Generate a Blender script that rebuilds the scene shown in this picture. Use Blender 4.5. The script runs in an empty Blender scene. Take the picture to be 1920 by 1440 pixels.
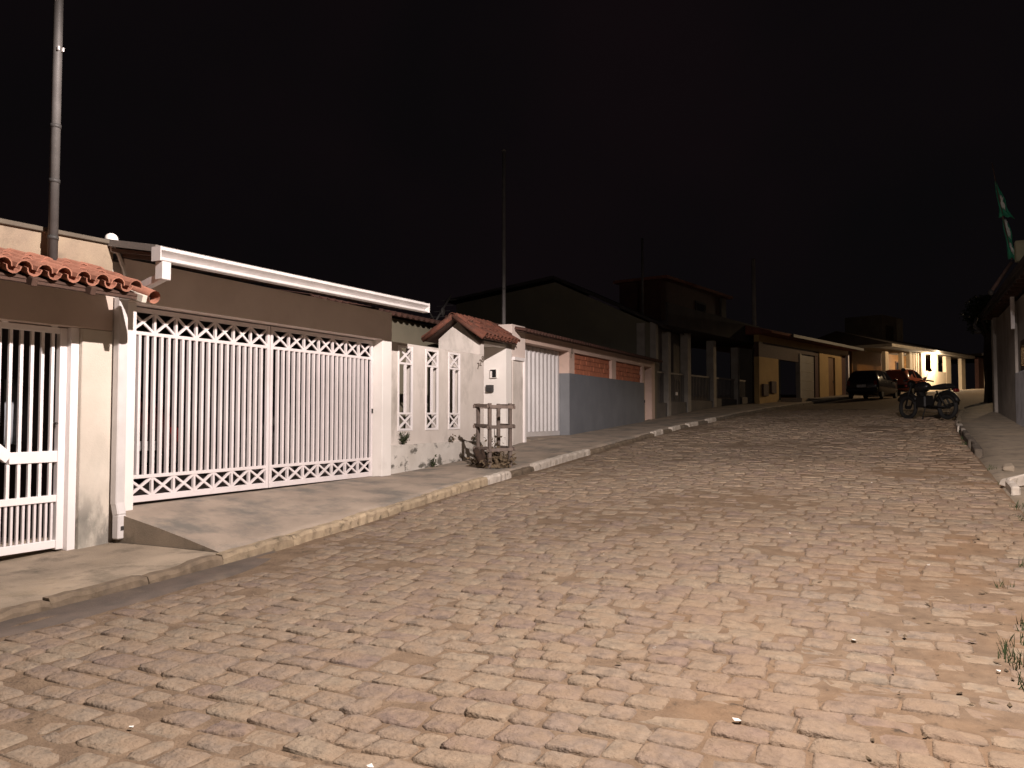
import bpy, bmesh, math, random
import numpy as np
from mathutils import Vector, Matrix
random.seed(7); rnd = random.Random(11)
S = bpy.context.scene
C = S.collection
R = math.radians

# ------------------------------------------------------------------ camera
YAW, PITCH, EYE = R(26.0), math.atan(62 / 1500.0), 1.05
cam = bpy.data.cameras.new('camera'); camo = bpy.data.objects.new('camera', cam); C.objects.link(camo)
cam.sensor_fit = 'HORIZONTAL'; cam.sensor_width = 36.0; cam.lens = 1500.0 / 1920.0 * 36.0
cam.clip_start = 0.05; cam.clip_end = 800
camo.location = (0, 0, EYE); camo.rotation_euler = (math.pi / 2 + PITCH, 0, YAW)
S.camera = camo
# ------------------------------------------------------------------ night sky, exposure
W = bpy.data.worlds.new('World'); S.world = W; W.use_nodes = True
bg = W.node_tree.nodes['Background']
bg.inputs[1].default_value = 1.0                # faint uneven town glow on low cloud
_N, _L = W.node_tree.nodes, W.node_tree.links
_tc = _N.new('ShaderNodeTexCoord'); _nz = _N.new('ShaderNodeTexNoise'); _nz.inputs['Scale'].default_value = 2.2; _nz.inputs['Detail'].default_value = 4
_rp = _N.new('ShaderNodeValToRGB'); _L.new(_tc.outputs['Generated'], _nz.inputs['Vector']); _L.new(_nz.outputs['Fac'], _rp.inputs['Fac'])
_rp.color_ramp.elements[0].position = .3; _rp.color_ramp.elements[0].color = (.0025, .0023, .0026, 1)
_rp.color_ramp.elements[1].position = .72; _rp.color_ramp.elements[1].color = (.0050, .0030, .0037, 1)
_L.new(_rp.outputs[0], bg.inputs[0])
S.view_settings.view_transform = 'Standard'; S.view_settings.look = 'None'
S.view_settings.gamma = 1.0; S.view_settings.exposure = 0.0; S.view_settings.use_curve_mapping = False
S.cycles.use_denoising = True
S.cycles.max_bounces = 6; S.cycles.diffuse_bounces = 4; S.cycles.sample_clamp_indirect = 4.0
# the street's own lamps (their light is made in street_lamp(), further down)
LAMP_NEAR = dict(head=(1.1, 4.0, 7.2), power=6400.0, color=(1.0, 0.87, 0.815))
LAMP_FAR = dict(head=(8.5, 55.0, 9.2), power=1600.0, color=(1.0, 0.70, 0.40))
PORCH_POWER = 260.0

# ------------------------------------------------------------------ ground profile
YS = [-60, -30, 0, 4, 6.3, 7.6, 9.5, 12, 13.5, 17, 21.7, 28, 34.6, 46, 55, 70, 90, 140, 400]
ZS = [-2.2, -1.5, -.66, -.60, -.54, -.47, -.34, -.14, -.07, .15, .42, .80, 1.27, 2.0, 2.5, 3.2, 3.8, 4.6, 8.0]
def zs(y):
    return float(np.mean(np.interp([y - .9, y - .45, y, y + .45, y + .9], YS, ZS)))
KY = [-60, 24, 28, 34.6, 39.4, 46, 50, 60, 75, 120]
KL = [-6.55, -6.55, -6.35, -5.35, -4.3, -2.6, -1.5, 1.6, 6.8, 24]
KRr = [1.35, 1.35, 1.45, 2.0, 3.3, 5.3, 6.6, 10.2, 16, 34]
def XL(y): return float(np.mean(np.interp([y - 1.5, y, y + 1.5], KY, KL)))
def XR(y): return float(np.mean(np.interp([y - 1.5, y, y + 1.5], KY, KRr)))
def zkerb(y): return zs(y) + (0.085 if y < 6 else 0.115)
def zwall(y):
    return float(np.interp(y, [-60, 5, 6.4, 6.41, 12.3, 15.7, 18, 21.4, 28.8, 31, 36, 60],
                           [-2.1, -.48, -.42, -.02, 0.0, .15, .42, .545, .89, 1.1, zs(36) + .16, zs(60) + .16]))

# ------------------------------------------------------------------ materials
def mat(name, c1, c2=None, scale=5.0, rough=.85, bump=.0, bscale=60, metal=0.0, detail=4, stain=None, stain2=None,
        attr=None, rand=0.0, spec=0.3, emit=None, estr=0.0, stretch=None, bdist=0.01):
    m = bpy.data.materials.new(name); m.use_nodes = True
    N, L = m.node_tree.nodes, m.node_tree.links
    b = N['Principled BSDF']
    b.inputs['Roughness'].default_value = rough; b.inputs['Metallic'].default_value = metal
    b.inputs['Specular IOR Level'].default_value = spec
    geo = N.new('ShaderNodeNewGeometry'); pos = geo.outputs['Position']
    if stretch:
        mp = N.new('ShaderNodeMapping'); mp.inputs['Scale'].default_value = stretch
        L.new(pos, mp.inputs['Vector']); spos = mp.outputs[0]
    else: spos = pos
    def noise(sc, det=detail, vec=pos, rg=.55):
        n = N.new('ShaderNodeTexNoise'); n.inputs['Scale'].default_value = sc; n.inputs['Detail'].default_value = det
        n.inputs['Roughness'].default_value = rg; L.new(vec, n.inputs['Vector']); return n.outputs['Fac']
    def ramp(v, a, b2):
        r = N.new('ShaderNodeMapRange'); r.inputs['From Min'].default_value = a; r.inputs['From Max'].default_value = b2
        L.new(v, r.inputs['Value']); return r.outputs[0]
    def mix(f, a, b2, mode='MIX'):
        x = N.new('ShaderNodeMix'); x.data_type = 'RGBA'; x.blend_type = mode
        if isinstance(f, float): x.inputs[0].default_value = f
        else: L.new(f, x.inputs[0])
        for i, v in ((6, a), (7, b2)):
            if isinstance(v, tuple): x.inputs[i].default_value = (*v, 1)
            else: L.new(v, x.inputs[i])
        return x.outputs[2]
    col = c1
    if c2: col = mix(ramp(noise(scale), .32, .68), c1, c2)
    if attr:
        a = N.new('ShaderNodeAttribute'); a.attribute_name = attr; f = a.outputs['Fac']
        col = mix(ramp(f, 0, 1), col, mix(1.0, col, attr_col[attr], 'MULTIPLY'))
    if rand:
        oi = N.new('ShaderNodeObjectInfo')
        mr = N.new('ShaderNodeMapRange'); mr.inputs['To Min'].default_value = 1 - rand; mr.inputs['To Max'].default_value = 1 + rand
        L.new(oi.outputs['Random'], mr.inputs['Value'])
        cx = N.new('ShaderNodeCombineXYZ')
        for i in range(3): L.new(mr.outputs[0], cx.inputs[i])
        col = mix(1.0, col, cx.outputs[0], 'MULTIPLY')
    for st in (stain, stain2):
        if st:
            sc, lo, hi, sv = st[1:5]
            v = ramp(noise(sc, 6, spos, .65), lo, hi)
            if len(st) > 5:                      # rising damp / soil wash: (axis, from, to) fades the stain out along an axis
                sx = N.new('ShaderNodeSeparateXYZ'); L.new(pos, sx.inputs[0])
                ax = ramp(sx.outputs['XYZ'.index(st[5][0])], st[5][1], st[5][2])
                mm = N.new('ShaderNodeMath'); mm.operation = 'MULTIPLY'; L.new(v, mm.inputs[0]); L.new(ax, mm.inputs[1]); v = mm.outputs[0]
            ms = N.new('ShaderNodeMath'); ms.operation = 'MULTIPLY'; L.new(v, ms.inputs[0]); ms.inputs[1].default_value = sv
            col = mix(ms.outputs[0], col, st[0])
    if isinstance(col, tuple): b.inputs['Base Color'].default_value = (*col, 1)
    else: L.new(col, b.inputs['Base Color'])
    if bump:
        bp = N.new('ShaderNodeBump'); bp.inputs['Strength'].default_value = bump; bp.inputs['Distance'].default_value = bdist
        L.new(noise(bscale, 5), bp.inputs['Height']); L.new(bp.outputs[0], b.inputs['Normal'])
    if emit:
        b.inputs['Emission Color'].default_value = (*emit, 1); b.inputs['Emission Strength'].default_value = estr
    return m
attr_col = {'shade': (0.78, 0.73, 0.82)}
GREY = (.09, .085, .075)
M = {}
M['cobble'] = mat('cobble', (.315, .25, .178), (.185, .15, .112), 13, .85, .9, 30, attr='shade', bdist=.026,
                  stain=((.30, .155, .062), 0.8, .40, .80, .55, ('X', -3.6, 1.2)), stain2=((.27, .195, .13), 5.0, .42, .62, .75))
M['dirt'] = mat('dirt', (.225, .16, .105), (.15, .105, .07), 7, .95, .8, 45, bdist=.02,
                stain=((.26, .135, .055), 0.8, .40, .80, .6, ('X', -3.6, 1.2)), stain2=((.06, .045, .032), 9, .58, .70, .85))
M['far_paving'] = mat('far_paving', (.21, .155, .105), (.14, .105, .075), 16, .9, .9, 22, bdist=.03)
M['soil'] = mat('soil', (.13, .085, .05), (.07, .05, .033), 3, .95, .6, 12)
M['concrete'] = mat('concrete', (.31, .25, .185), (.215, .175, .13), 2.2, .9, .5, 50, stain=((.10, .085, .065), 3.2, .5, .72, .8),
                    stain2=((.33, .255, .17), .9, .5, .7, .6))
M['concrete2'] = mat('concrete2', (.38, .31, .245), (.275, .225, .18), 1.6, .9, .5, 40, stain=((.12, .12, .11), 1.5, .46, .66, .75),
                     stain2=((.36, .29, .21), 4, .6, .75, .6))
M['gutter_concrete'] = mat('gutter_concrete', (.135, .105, .085), (.095, .078, .066), 4, .85, .5, 60, stain=((.22, .17, .12), 2.5, .55, .75, .7))
M['kerb'] = mat('kerb', (.40, .315, .21), (.27, .21, .145), 9, .9, .6, 40, rand=.15, stain=((.07, .06, .04), 7, .56, .7, .85))
M['kerb_white'] = mat('kerb_white', (.58, .52, .45), (.42, .365, .305), 7, .9, .5, 40, stain=((.12, .10, .07), 8, .6, .72, .85))
M['kerb_brown'] = mat('kerb_brown', (.21, .16, .11), (.13, .10, .072), 6, .92, .6, 40, rand=.2, stain=((.10, .075, .05), 5, .5, .7, .7))
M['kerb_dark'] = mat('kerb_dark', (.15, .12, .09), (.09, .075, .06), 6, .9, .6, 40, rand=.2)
M['cream'] = mat('cream', (.58, .525, .45), (.50, .445, .375), 1.6, .9, .3, 70, stain=((.17, .16, .14), 4.5, .40, .58, .9, ('Z', .30, -.10)),
                 stain2=((.42, .39, .33), 2.0, .55, .75, .6), stretch=(1, 1, .55))
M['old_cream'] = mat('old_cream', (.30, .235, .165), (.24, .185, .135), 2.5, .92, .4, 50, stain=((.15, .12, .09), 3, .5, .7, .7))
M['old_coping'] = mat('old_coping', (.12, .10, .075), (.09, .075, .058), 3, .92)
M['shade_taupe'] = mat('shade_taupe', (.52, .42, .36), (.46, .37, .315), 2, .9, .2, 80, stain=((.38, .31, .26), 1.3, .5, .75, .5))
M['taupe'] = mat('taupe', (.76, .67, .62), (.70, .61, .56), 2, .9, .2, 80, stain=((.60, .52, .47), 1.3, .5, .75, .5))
M['white_wall'] = mat('white_wall', (.78, .74, .70), (.72, .68, .635), 1.5, .85, .2, 80, stain=((.40, .37, .33), 3, .58, .8, .5, ('Z', .5, -.1)))
M['grey_wall'] = mat('grey_wall', (.66, .60, .55), (.56, .505, .455), 1.4, .9, .35, 60, stain=((.28, .255, .22), 1.7, .52, .72, .7), stretch=(1, 1, .5),
                     stain2=((.70, .65, .59), 2.6, .55, .75, .5))
M['plinth'] = mat('plinth', (.64, .60, .55), (.52, .48, .43), 2.2, .92, .5, 40, stain=((.10, .092, .075), 2.6, .545, .63, .92), stretch=(1, 1, 1.5),
                  stain2=((.26, .235, .2), 5, .5, .72, .6, ('Z', .36, .6)))
M['olive'] = mat('olive', (.20, .175, .125), (.155, .14, .10), .8, .9, .3, 40, stain=((.16, .15, .11), 1.2, .5, .7, .7))
M['pale_col'] = mat('pale_col', (.34, .31, .27), (.25, .225, .195), 2.5, .9, .3, 40)
M['dim_wall'] = mat('dim_wall', (.16, .14, .125), (.11, .10, .09), 1.5, .9, .3, 30)
M['dark_wall'] = mat('dark_wall', (.055, .045, .042), (.035, .03, .03), 1.5, .9)
M['peach'] = mat('peach', (.62, .46, .39), (.56, .41, .34), 1.6, .9, .2, 70, stain=((.36, .28, .22), 2.2, .54, .75, .5))
M['peach_light'] = mat('peach_light', (.72, .61, .55), (.66, .55, .49), 1.6, .9, .2, 70)
M['dado'] = mat('dado', (.15, .16, .18), (.125, .133, .152), 1.5, .8, .35, 40, stain=((.16, .155, .155), 2.4, .55, .8, .4))
M['dado_light'] = mat('dado_light', (.20, .205, .215), (.165, .17, .18), 1.5, .8, .2, 40)
M['brick'] = mat('brick', (.48, .17, .092), (.39, .14, .08), 7, .9, .5, 60, stain=((.24, .08, .045), 4, .5, .7, .6), stain2=((.45, .25, .15), 3, .6, .75, .5))
M['mortar'] = mat('mortar', (.27, .14, .10), (.20, .10, .075), 9, .95, .5, 60)
M['tile'] = mat('tile', (.36, .165, .11), (.28, .12, .08), 9, .85, .35, 60, rand=.18, stain=((.15, .055, .035), 6, .55, .75, .6))
M['tile_dark'] = mat('tile_dark', (.20, .072, .045), (.12, .05, .035), 9, .9, .4, 60, rand=.2, stain=((.05, .04, .03), 5, .5, .7, .7))
M['tile_old'] = mat('tile_old', (.11, .05, .037), (.07, .036, .028), 9, .9, .4, 60, stain=((.04, .033, .025), 5, .5, .7, .7))
M['wood_dark'] = mat('wood_dark', (.075, .04, .028), (.05, .028, .02), 12, .8, .3, 80)
M['white_metal'] = mat('white_metal', (.80, .755, .74), (.76, .715, .70), 3, .45, .05, 120, spec=.4)
M['gate_metal'] = mat('gate_metal', (.72, .66, .655), (.66, .61, .60), 3, .5, .05, 120, spec=.4, stain=((.34, .22, .15), 22, .66, .76, .7), stain2=((.50, .44, .40), 4, .55, .75, .5, ('Z', .5, .0)))
M['white_sheet'] = mat('white_sheet', (.56, .535, .53), (.50, .48, .475), 2, .5, .05, 90, spec=.4)
M['zinc'] = mat('zinc', (.62, .585, .57), (.54, .51, .495), 4, .5, .05, 100, spec=.4)
M['galv'] = mat('galv', (.085, .078, .074), (.06, .055, .052), 5, .6, .1, 60, spec=.4)
M['concrete_pole'] = mat('concrete_pole', (.30, .27, .24), (.24, .22, .2), 6, .9, .3, 60)
M['iron'] = mat('iron', (.05, .047, .045), (.035, .032, .03), 8, .6, .1, 80)
M['digit'] = mat('digit', (.16, .13, .105), None, rough=.5)
M['wood'] = mat('wood', (.20, .155, .13), (.14, .11, .095), 11, .9, .5, 60, stretch=(1, 1, .2), rand=.2, stain=((.09, .07, .06), 6, .5, .7, .6))
M['debris'] = mat('debris', (.17, .125, .075), (.06, .042, .028), 22, .95)
M['burnt'] = mat('burnt', (.05, .03, .02), (.028, .018, .013), 15, .9, .5, 50)
M['leaf'] = mat('leaf', (.075, .085, .04), (.045, .055, .026), 15, .7)
M['leaf_dark'] = mat('leaf_dark', (.022, .034, .014), (.014, .022, .01), 8, .7)
M['grass'] = mat('grass', (.045, .065, .022), (.028, .045, .016), 10, .8)
M['bark'] = mat('bark', (.06, .045, .035), (.035, .028, .022), 14, .95, .8, 30)
M['yellow'] = mat('yellow', (.40, .27, .115), (.34, .225, .095), 1.6, .9, .2, 50, stain=((.25, .17, .08), 2.5, .56, .75, .6))
M['brown_door'] = mat('brown_door', (.17, .085, .03), (.12, .06, .022), 6, .6, .2, 40, stretch=(1, 1, .2))
M['grey_panel'] = mat('grey_panel', (.20, .175, .15), (.17, .15, .13), 3, .7)
M['lit_wall'] = mat('lit_wall', (.66, .55, .41), (.58, .48, .36), 1.5, .9, .2, 50)
M['maroon'] = mat('maroon', (.075, .032, .026), (.055, .025, .02), 4, .8)
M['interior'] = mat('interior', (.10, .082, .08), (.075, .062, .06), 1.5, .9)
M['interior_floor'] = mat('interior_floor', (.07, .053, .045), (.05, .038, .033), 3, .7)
M['glass_blue'] = mat('glass_blue', (.03, .035, .045), None, rough=.15, spec=.5, emit=(.55, .68, 1.0), estr=.05)
M['glass_lit'] = mat('glass_lit', (.3, .3, .3), None, rough=.3, emit=(.95, .95, 1.0), estr=.9)
M['glass'] = mat('glass', (.012, .012, .014), None, rough=.08, spec=.6)
M['bulb'] = mat('bulb', (1, 1, 1), None, emit=(1, .84, .62), estr=30.0)
M['lens'] = mat('lens', (1, 1, 1), None, emit=(1, .9, .82), estr=20.0)
M['small_lamp'] = mat('small_lamp', (1, 1, 1), None, emit=(.85, .92, 1), estr=1.2)
M['black'] = mat('black', (.012, .011, .011), None, rough=.5)
M['rubber'] = mat('rubber', (.016, .015, .015), None, rough=.8)
M['chrome'] = mat('chrome', (.5, .5, .5), None, rough=.2, metal=1)
M['car_dark'] = mat('car_dark', (.018, .016, .018), None, rough=.25, spec=.5)
M['car_red'] = mat('car_red', (.30, .085, .055), None, rough=.25, spec=.5)
M['car_garage'] = mat('car_garage', (.03, .009, .009), None, rough=.25, spec=.5)
M['tail'] = mat('tail', (.14, .012, .01), None, rough=.2)
M['plate'] = mat('plate', (.55, .53, .52), (.30, .29, .29), 26, .5)
M['head'] = mat('headlight', (.65, .65, .65), None, rough=.15)
M['flag_green'] = mat('flag_green', (.06, .40, .24), (.045, .30, .18), 5, .85)
M['flag_white'] = mat('flag_white', (.80, .82, .78), None, rough=.85)
M['sign'] = mat('sign', (.52, .50, .34), (.40, .39, .26), 6, .7)
M['rust_pole'] = mat('rust_pole', (.19, .12, .10), (.14, .09, .075), 9, .8)
M['right_wall'] = mat('right_wall', (.36, .32, .28), (.26, .235, .21), 1.2, .9, .4, 30, stain=((.15, .13, .115), 1.6, .5, .7, .7), stretch=(1, 1, .4))
M['whitewash'] = mat('whitewash', (.62, .62, .66), (.50, .50, .54), 2, .9, .3, 40, stain=((.30, .29, .29), 2.2, .5, .7, .7))
M['cloth'] = mat('cloth', (.30, .31, .33), (.24, .25, .27), 8, .9)
M['paper'] = mat('paper', (.78, .74, .68), None, rough=.9)

# ------------------------------------------------------------------ mesh helpers
FR = {}                                        # world matrices of the roots, to hang world-space parts on them
class MB:
    def __init__(s, frame=None): s.v, s.f, s.fr = [], [], frame
    def add(s, vs, fs):
        o = len(s.v); s.v += [tuple(p) for p in vs]; s.f += [tuple(i + o for i in q) for q in fs]; return s
    def box(s, x0, x1, y0, y1, z0, z1):
        return s.add([(x0, y0, z0), (x1, y0, z0), (x1, y1, z0), (x0, y1, z0), (x0, y0, z1), (x1, y0, z1), (x1, y1, z1), (x0, y1, z1)],
                     [(0, 3, 2, 1), (4, 5, 6, 7), (0, 1, 5, 4), (1, 2, 6, 5), (2, 3, 7, 6), (3, 0, 4, 7)])
    def hexa(s, p8):
        return s.add(p8, [(0, 3, 2, 1), (4, 5, 6, 7), (0, 1, 5, 4), (1, 2, 6, 5), (2, 3, 7, 6), (3, 0, 4, 7)])
    def bar(s, a, b, w, h, side=(1, 0, 0)):
        a, b = Vector(a), Vector(b); d = (b - a).normalized(); sd = Vector(side); sd = (sd - d * sd.dot(d)).normalized(); n = d.cross(sd)
        q = []
        for p in (a, b):
            for i, j in ((-1, -1), (1, -1), (1, 1), (-1, 1)): q.append(p + sd * (w / 2 * i) + n * (h / 2 * j))
        return s.add(q, [(0, 3, 2, 1), (4, 5, 6, 7), (0, 1, 5, 4), (1, 2, 6, 5), (2, 3, 7, 6), (3, 0, 4, 7)])
    def prism(s, poly, a, b, axis):
        n = len(poly); vs = []
        for t in (a, b):
            for (p, q) in poly:
                vs.append({'X': (t, p, q), 'Y': (p, t, q), 'Z': (p, q, t)}[axis])
        return s.add(vs, [tuple(range(n - 1, -1, -1)), tuple(range(n, 2 * n))] + [(i, (i + 1) % n, n + (i + 1) % n, n + i) for i in range(n)])
    def tube(s, pts, r, n=10, cap=True):
        pts = [Vector(p) for p in pts]; rs = r if isinstance(r, (list, tuple)) else [r] * len(pts); o = len(s.v); ref = None
        for i, p in enumerate(pts):
            d = (pts[min(i + 1, len(pts) - 1)] - pts[max(i - 1, 0)]).normalized()
            if ref is None:
                ref = Vector((0, 0, 1)) if abs(d.z) < .9 else Vector((1, 0, 0))
            u = (ref - d * ref.dot(d)).normalized(); w = d.cross(u); ref = u
            for k in range(n):
                t = 2 * math.pi * k / n; s.v.append(tuple(p + (u * math.cos(t) + w * math.sin(t)) * rs[i]))
        for i in range(len(pts) - 1):
            for k in range(n):
                s.f.append((o + i * n + k, o + i * n + (k + 1) % n, o + (i + 1) * n + (k + 1) % n, o + (i + 1) * n + k))
        if cap:
            s.f.append(tuple(o + k for k in range(n - 1, -1, -1))); e = o + (len(pts) - 1) * n; s.f.append(tuple(e + k for k in range(n)))
        return s
    def ball(s, c, r, sz=(1, 1, 1), nu=12, nv=8):
        o = len(s.v)
        for j in range(nv + 1):
            t = math.pi * j / nv
            for i in range(nu):
                p = 2 * math.pi * i / nu
                s.v.append((c[0] + r * sz[0] * math.sin(t) * math.cos(p), c[1] + r * sz[1] * math.sin(t) * math.sin(p), c[2] + r * sz[2] * math.cos(t)))
        for j in range(nv):
            for i in range(nu):
                s.f.append((o + j * nu + i, o + (j + 1) * nu + i, o + (j + 1) * nu + (i + 1) % nu, o + j * nu + (i + 1) % nu))
        return s
    def torus(s, c, R1, r, axis='X', n=24, k=8):
        o = len(s.v)
        for i in range(n):
            a = 2 * math.pi * i / n
            for j in range(k):
                b = 2 * math.pi * j / k; q = R1 + r * math.cos(b); h = r * math.sin(b)
                p = {'X': (h, q * math.cos(a), q * math.sin(a)), 'Y': (q * math.cos(a), h, q * math.sin(a)), 'Z': (q * math.cos(a), q * math.sin(a), h)}[axis]
                s.v.append((c[0] + p[0], c[1] + p[1], c[2] + p[2]))
        for i in range(n):
            for j in range(k):
                s.f.append((o + i * k + j, o + ((i + 1) % n) * k + j, o + ((i + 1) % n) * k + (j + 1) % k, o + i * k + (j + 1) % k))
        return s
    def build(s, name, m, parent=None, bevel=0, smooth=False, kind=None, local=False, wobble=0):
        vs = [Vector(p) for p in s.v]
        if s.fr is not None: vs = [s.fr @ p for p in vs]
        if parent is not None and not local:
            inv = FR[parent].inverted(); vs = [inv @ p for p in vs]
        me = bpy.data.meshes.new(name)
        bm = bmesh.new(); bvs = [bm.verts.new(p) for p in vs]
        for q in s.f:
            try: bm.faces.new([bvs[i] for i in q])
            except ValueError: pass
        bmesh.ops.recalc_face_normals(bm, faces=bm.faces)
        if bevel: bmesh.ops.bevel(bm, geom=list(bm.edges), offset=bevel, segments=1, affect='EDGES', clamp_overlap=True)
        bm.to_mesh(me); bm.free()
        if smooth: me.polygons.foreach_set('use_smooth', [True] * len(me.polygons))
        me.materials.append(M[m] if isinstance(m, str) else m)
        o = bpy.data.objects.new(name, me); C.objects.link(o)
        if parent is not None: o.parent = parent; FR[o] = FR[parent]
        else: FR[o] = Matrix()
        if kind: o['kind'] = kind
        return o
def bx(*a): return MB().box(*a)
def tag(o, label, cat, group=None):
    o['label'] = label; o['category'] = cat
    if group: o['group'] = group
    return o
def thing(name, label, cat, loc=(0, 0, 0), rz=0.0, group=None):
    o = bpy.data.objects.new(name, None); C.objects.link(o); o.empty_display_size = .2
    o.location = loc; o.rotation_euler = (0, 0, rz); FR[o] = Matrix.Translation(loc) @ Matrix.Rotation(rz, 4, 'Z')
    return tag(o, label, cat, group)
def share(me, name, parent, loc, rot=None, scale=None):
    """a child that shares mesh data; loc in world axes relative to the parent's root frame"""
    o = bpy.data.objects.new(name, me); C.objects.link(o); o.parent = parent; FR[o] = FR[parent]
    o.location = FR[parent].inverted() @ Vector(loc)
    if rot: o.rotation_euler = rot
    if scale: o.scale = scale
    return o
def text_mesh(txt, size, depth):
    cu = bpy.data.curves.new('digits', 'FONT'); cu.body = txt; cu.size = size; cu.extrude = depth; cu.resolution_u = 3
    ob = bpy.data.objects.new('digits_tmp', cu); C.objects.link(ob)
    me = bpy.data.meshes.new_from_object(ob.evaluated_get(bpy.context.evaluated_depsgraph_get()))
    bpy.data.objects.remove(ob); return me

# ================================================================== THE SETTING
def sheet(name, ys, rows, m, kind='structure'):
    """rows(y) -> list of (x, z); a continuous sheet"""
    b = MB(); k = None
    for y in ys:
        r = rows(y); k = len(r); b.v += [(x, y, z) for x, z in r]
    for i in range(len(ys) - 1):
        for j in range(k - 1): b.f.append((i * k + j, i * k + j + 1, (i + 1) * k + j + 1, (i + 1) * k + j))
    return b.build(name, m, kind=kind, smooth=True)
def frange(a, b, n): return [a + (b - a) * i / n for i in range(n + 1)]

sheet('ground', frange(-60, 40, 60) + frange(44, 400, 40),
      lambda y: [(x, zs(y) - .35 - (.4 if abs(x) > 30 else 0)) for x in (-300, -60, -30, -12, -6, 0, 6, 12, 30, 60, 300)], 'soil')

# street: a bed of dirt that carries the stones
nseed = np.random.RandomState(3); PH = nseed.rand(24) * 6.28; FX = nseed.randn(24) * 5.0; FY = nseed.randn(24) * 5.0
def wob(x, y): return float(np.mean(np.sin(FX * x + FY * y + PH))) * 2.2
COB_END = 36.0
nx = 90
def street_row(y):
    a, b_ = XL(y), XR(y); out = []
    for i in range(nx + 1):
        x = a + (b_ - a) * i / nx
        out.append((x, zs(y) - .0095 + .007 * wob(x, y) + .011 * wob(x * .22 + 7, y * .22) - (.016 * max(0., wob(x * .35 + 3, y * .5)) if x > -.4 else 0)))
    return out
street = sheet('street', frange(-8, COB_END, 480), street_row, 'dirt')
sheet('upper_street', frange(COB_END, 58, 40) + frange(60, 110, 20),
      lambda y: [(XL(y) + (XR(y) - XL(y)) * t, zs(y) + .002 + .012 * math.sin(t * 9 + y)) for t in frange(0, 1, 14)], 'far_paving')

# cobbles
def stone(cx, cy, w, d, top, rr):
    """8-cornered worn stone; returns verts, faces"""
    hw, hd = w / 2, d / 2
    cs = [(-hw, -hd), (hw, -hd), (hw, hd), (-hw, hd)]
    cs = [(x + rr.uniform(-.016, .016), y + rr.uniform(-.013, .013)) for x, y in cs]
    out = []
    for i in range(4):
        p, a, b_ = cs[i], cs[i - 1], cs[(i + 1) % 4]
        for q in (a, b_):
            L_ = math.hypot(q[0] - p[0], q[1] - p[1]); t = rr.uniform(.008, .05) / L_
            out.append((p[0] + (q[0] - p[0]) * t, p[1] + (q[1] - p[1]) * t))
    tx, ty = rr.gauss(0, .028), rr.gauss(0, .028)
    V = []
    for (x, y) in out: V.append((x * 1.0, y, -.07))
    for (x, y) in out: V.append((x, y, -.007 + tx * x + ty * y + rr.uniform(-.006, .004)))
    for (x, y) in out:
        l = math.hypot(x, y); k = (l - rr.uniform(.008, .026)) / l
        V.append((x * k, y * k, tx * x + ty * y + rr.uniform(-.007, .005)))
    for (x, y) in out: V.append((x * .45, y * .45, tx * x * .45 + ty * y * .45 + rr.uniform(-.003, .006)))
    V.append((0, 0, rr.uniform(0, .006)))
    F = []
    for r in range(3):
        for i in range(8): F.append((r * 8 + i, r * 8 + (i + 1) % 8, r * 8 + 8 + (i + 1) % 8, r * 8 + 8 + i))
    for i in range(8): F.append((24 + i, 24 + (i + 1) % 8, 32))
    return V, F
Rv, Fv = Vector((math.cos(YAW), math.sin(YAW), 0)), Vector((-math.sin(YAW) * math.cos(PITCH), math.cos(YAW) * math.cos(PITCH), math.sin(PITCH)))
Uv = Rv.cross(Fv)
def inframe(p, m=1.0):
    d = Vector(p) - Vector((0, 0, EYE)); k = d.dot(Fv)
    return k > .1 and abs(d.dot(Rv) / k) < .64 * m and abs(d.dot(Uv) / k) < .48 * m
stones = []
y = -3.0; rr = random.Random(5)
while y < COB_END - .15:
    d = rr.uniform(.165, .245)
    x = XL(y) + (.47 if y < 7.4 else .06) + rr.uniform(0, .1); xe = XR(y) - .02
    while x < xe - .12:
        w = rr.choice((rr.uniform(.16, .25), rr.uniform(.24, .32), rr.uniform(.29, .42)))
        if x + w > xe: w = xe - x
        cx = x + w / 2; cy = y + d / 2 + .05 * math.sin(.62 * cx + .21 * y) + .022 * math.sin(2.3 * cx + y) + rr.uniform(-.008, .008)
        if not (rr.random() < (.012 if cx < -.2 else .10)):
            stones.append((cx, cy, w - rr.uniform(.010, .024), d - rr.uniform(.008, .022),
                           rr.gauss(0, .006) + .016 * math.sin(.9 * cx + 1.1) * math.sin(.7 * cy) * .5, rr.random(), rr.randrange(1 << 30)))
        x += w
    y += d
keyed = sorted(range(len(stones)), key=lambda i: (0 if inframe((stones[i][0], stones[i][1], zs(stones[i][1])), 1.02) else 1, math.hypot(stones[i][0], stones[i][1])))
single = set(keyed[:300])
bigv, bigf, bigs = [], [], []
def setattr_shade(me, vals):
    a = me.attributes.new('shade', 'FLOAT', 'POINT'); a.data.foreach_set('value', vals)
for i, (cx, cy, w, d, dz, sh, sd) in enumerate(stones):
    V, F = stone(cx, cy, w, d, 0, random.Random(sd)); z0 = zs(cy) + dz; sl = (zs(cy + .3) - zs(cy - .3)) / .6
    V = [(x, yy, z + sl * yy) for x, yy, z in V]; shv = sh ** 1.5
    if i in single:
        me = bpy.data.meshes.new('cobble'); me.from_pydata(V, [], F); me.polygons.foreach_set('use_smooth', [True] * len(F))
        setattr_shade(me, [shv] * len(V)); me.materials.append(M['cobble'])
        o = bpy.data.objects.new('cobble', me); C.objects.link(o); o.parent = street; o.location = (cx, cy, z0)
    else:
        o = len(bigv); bigv += [(x + cx, yy + cy, z + z0) for x, yy, z in V]; bigf += [tuple(k + o for k in q) for q in F]; bigs += [shv] * len(V)
me = bpy.data.meshes.new('cobbles'); me.from_pydata(bigv, [], bigf); me.polygons.foreach_set('use_smooth', [True] * len(bigf))
setattr_shade(me, bigs); me.materials.append(M['cobble'])
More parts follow.
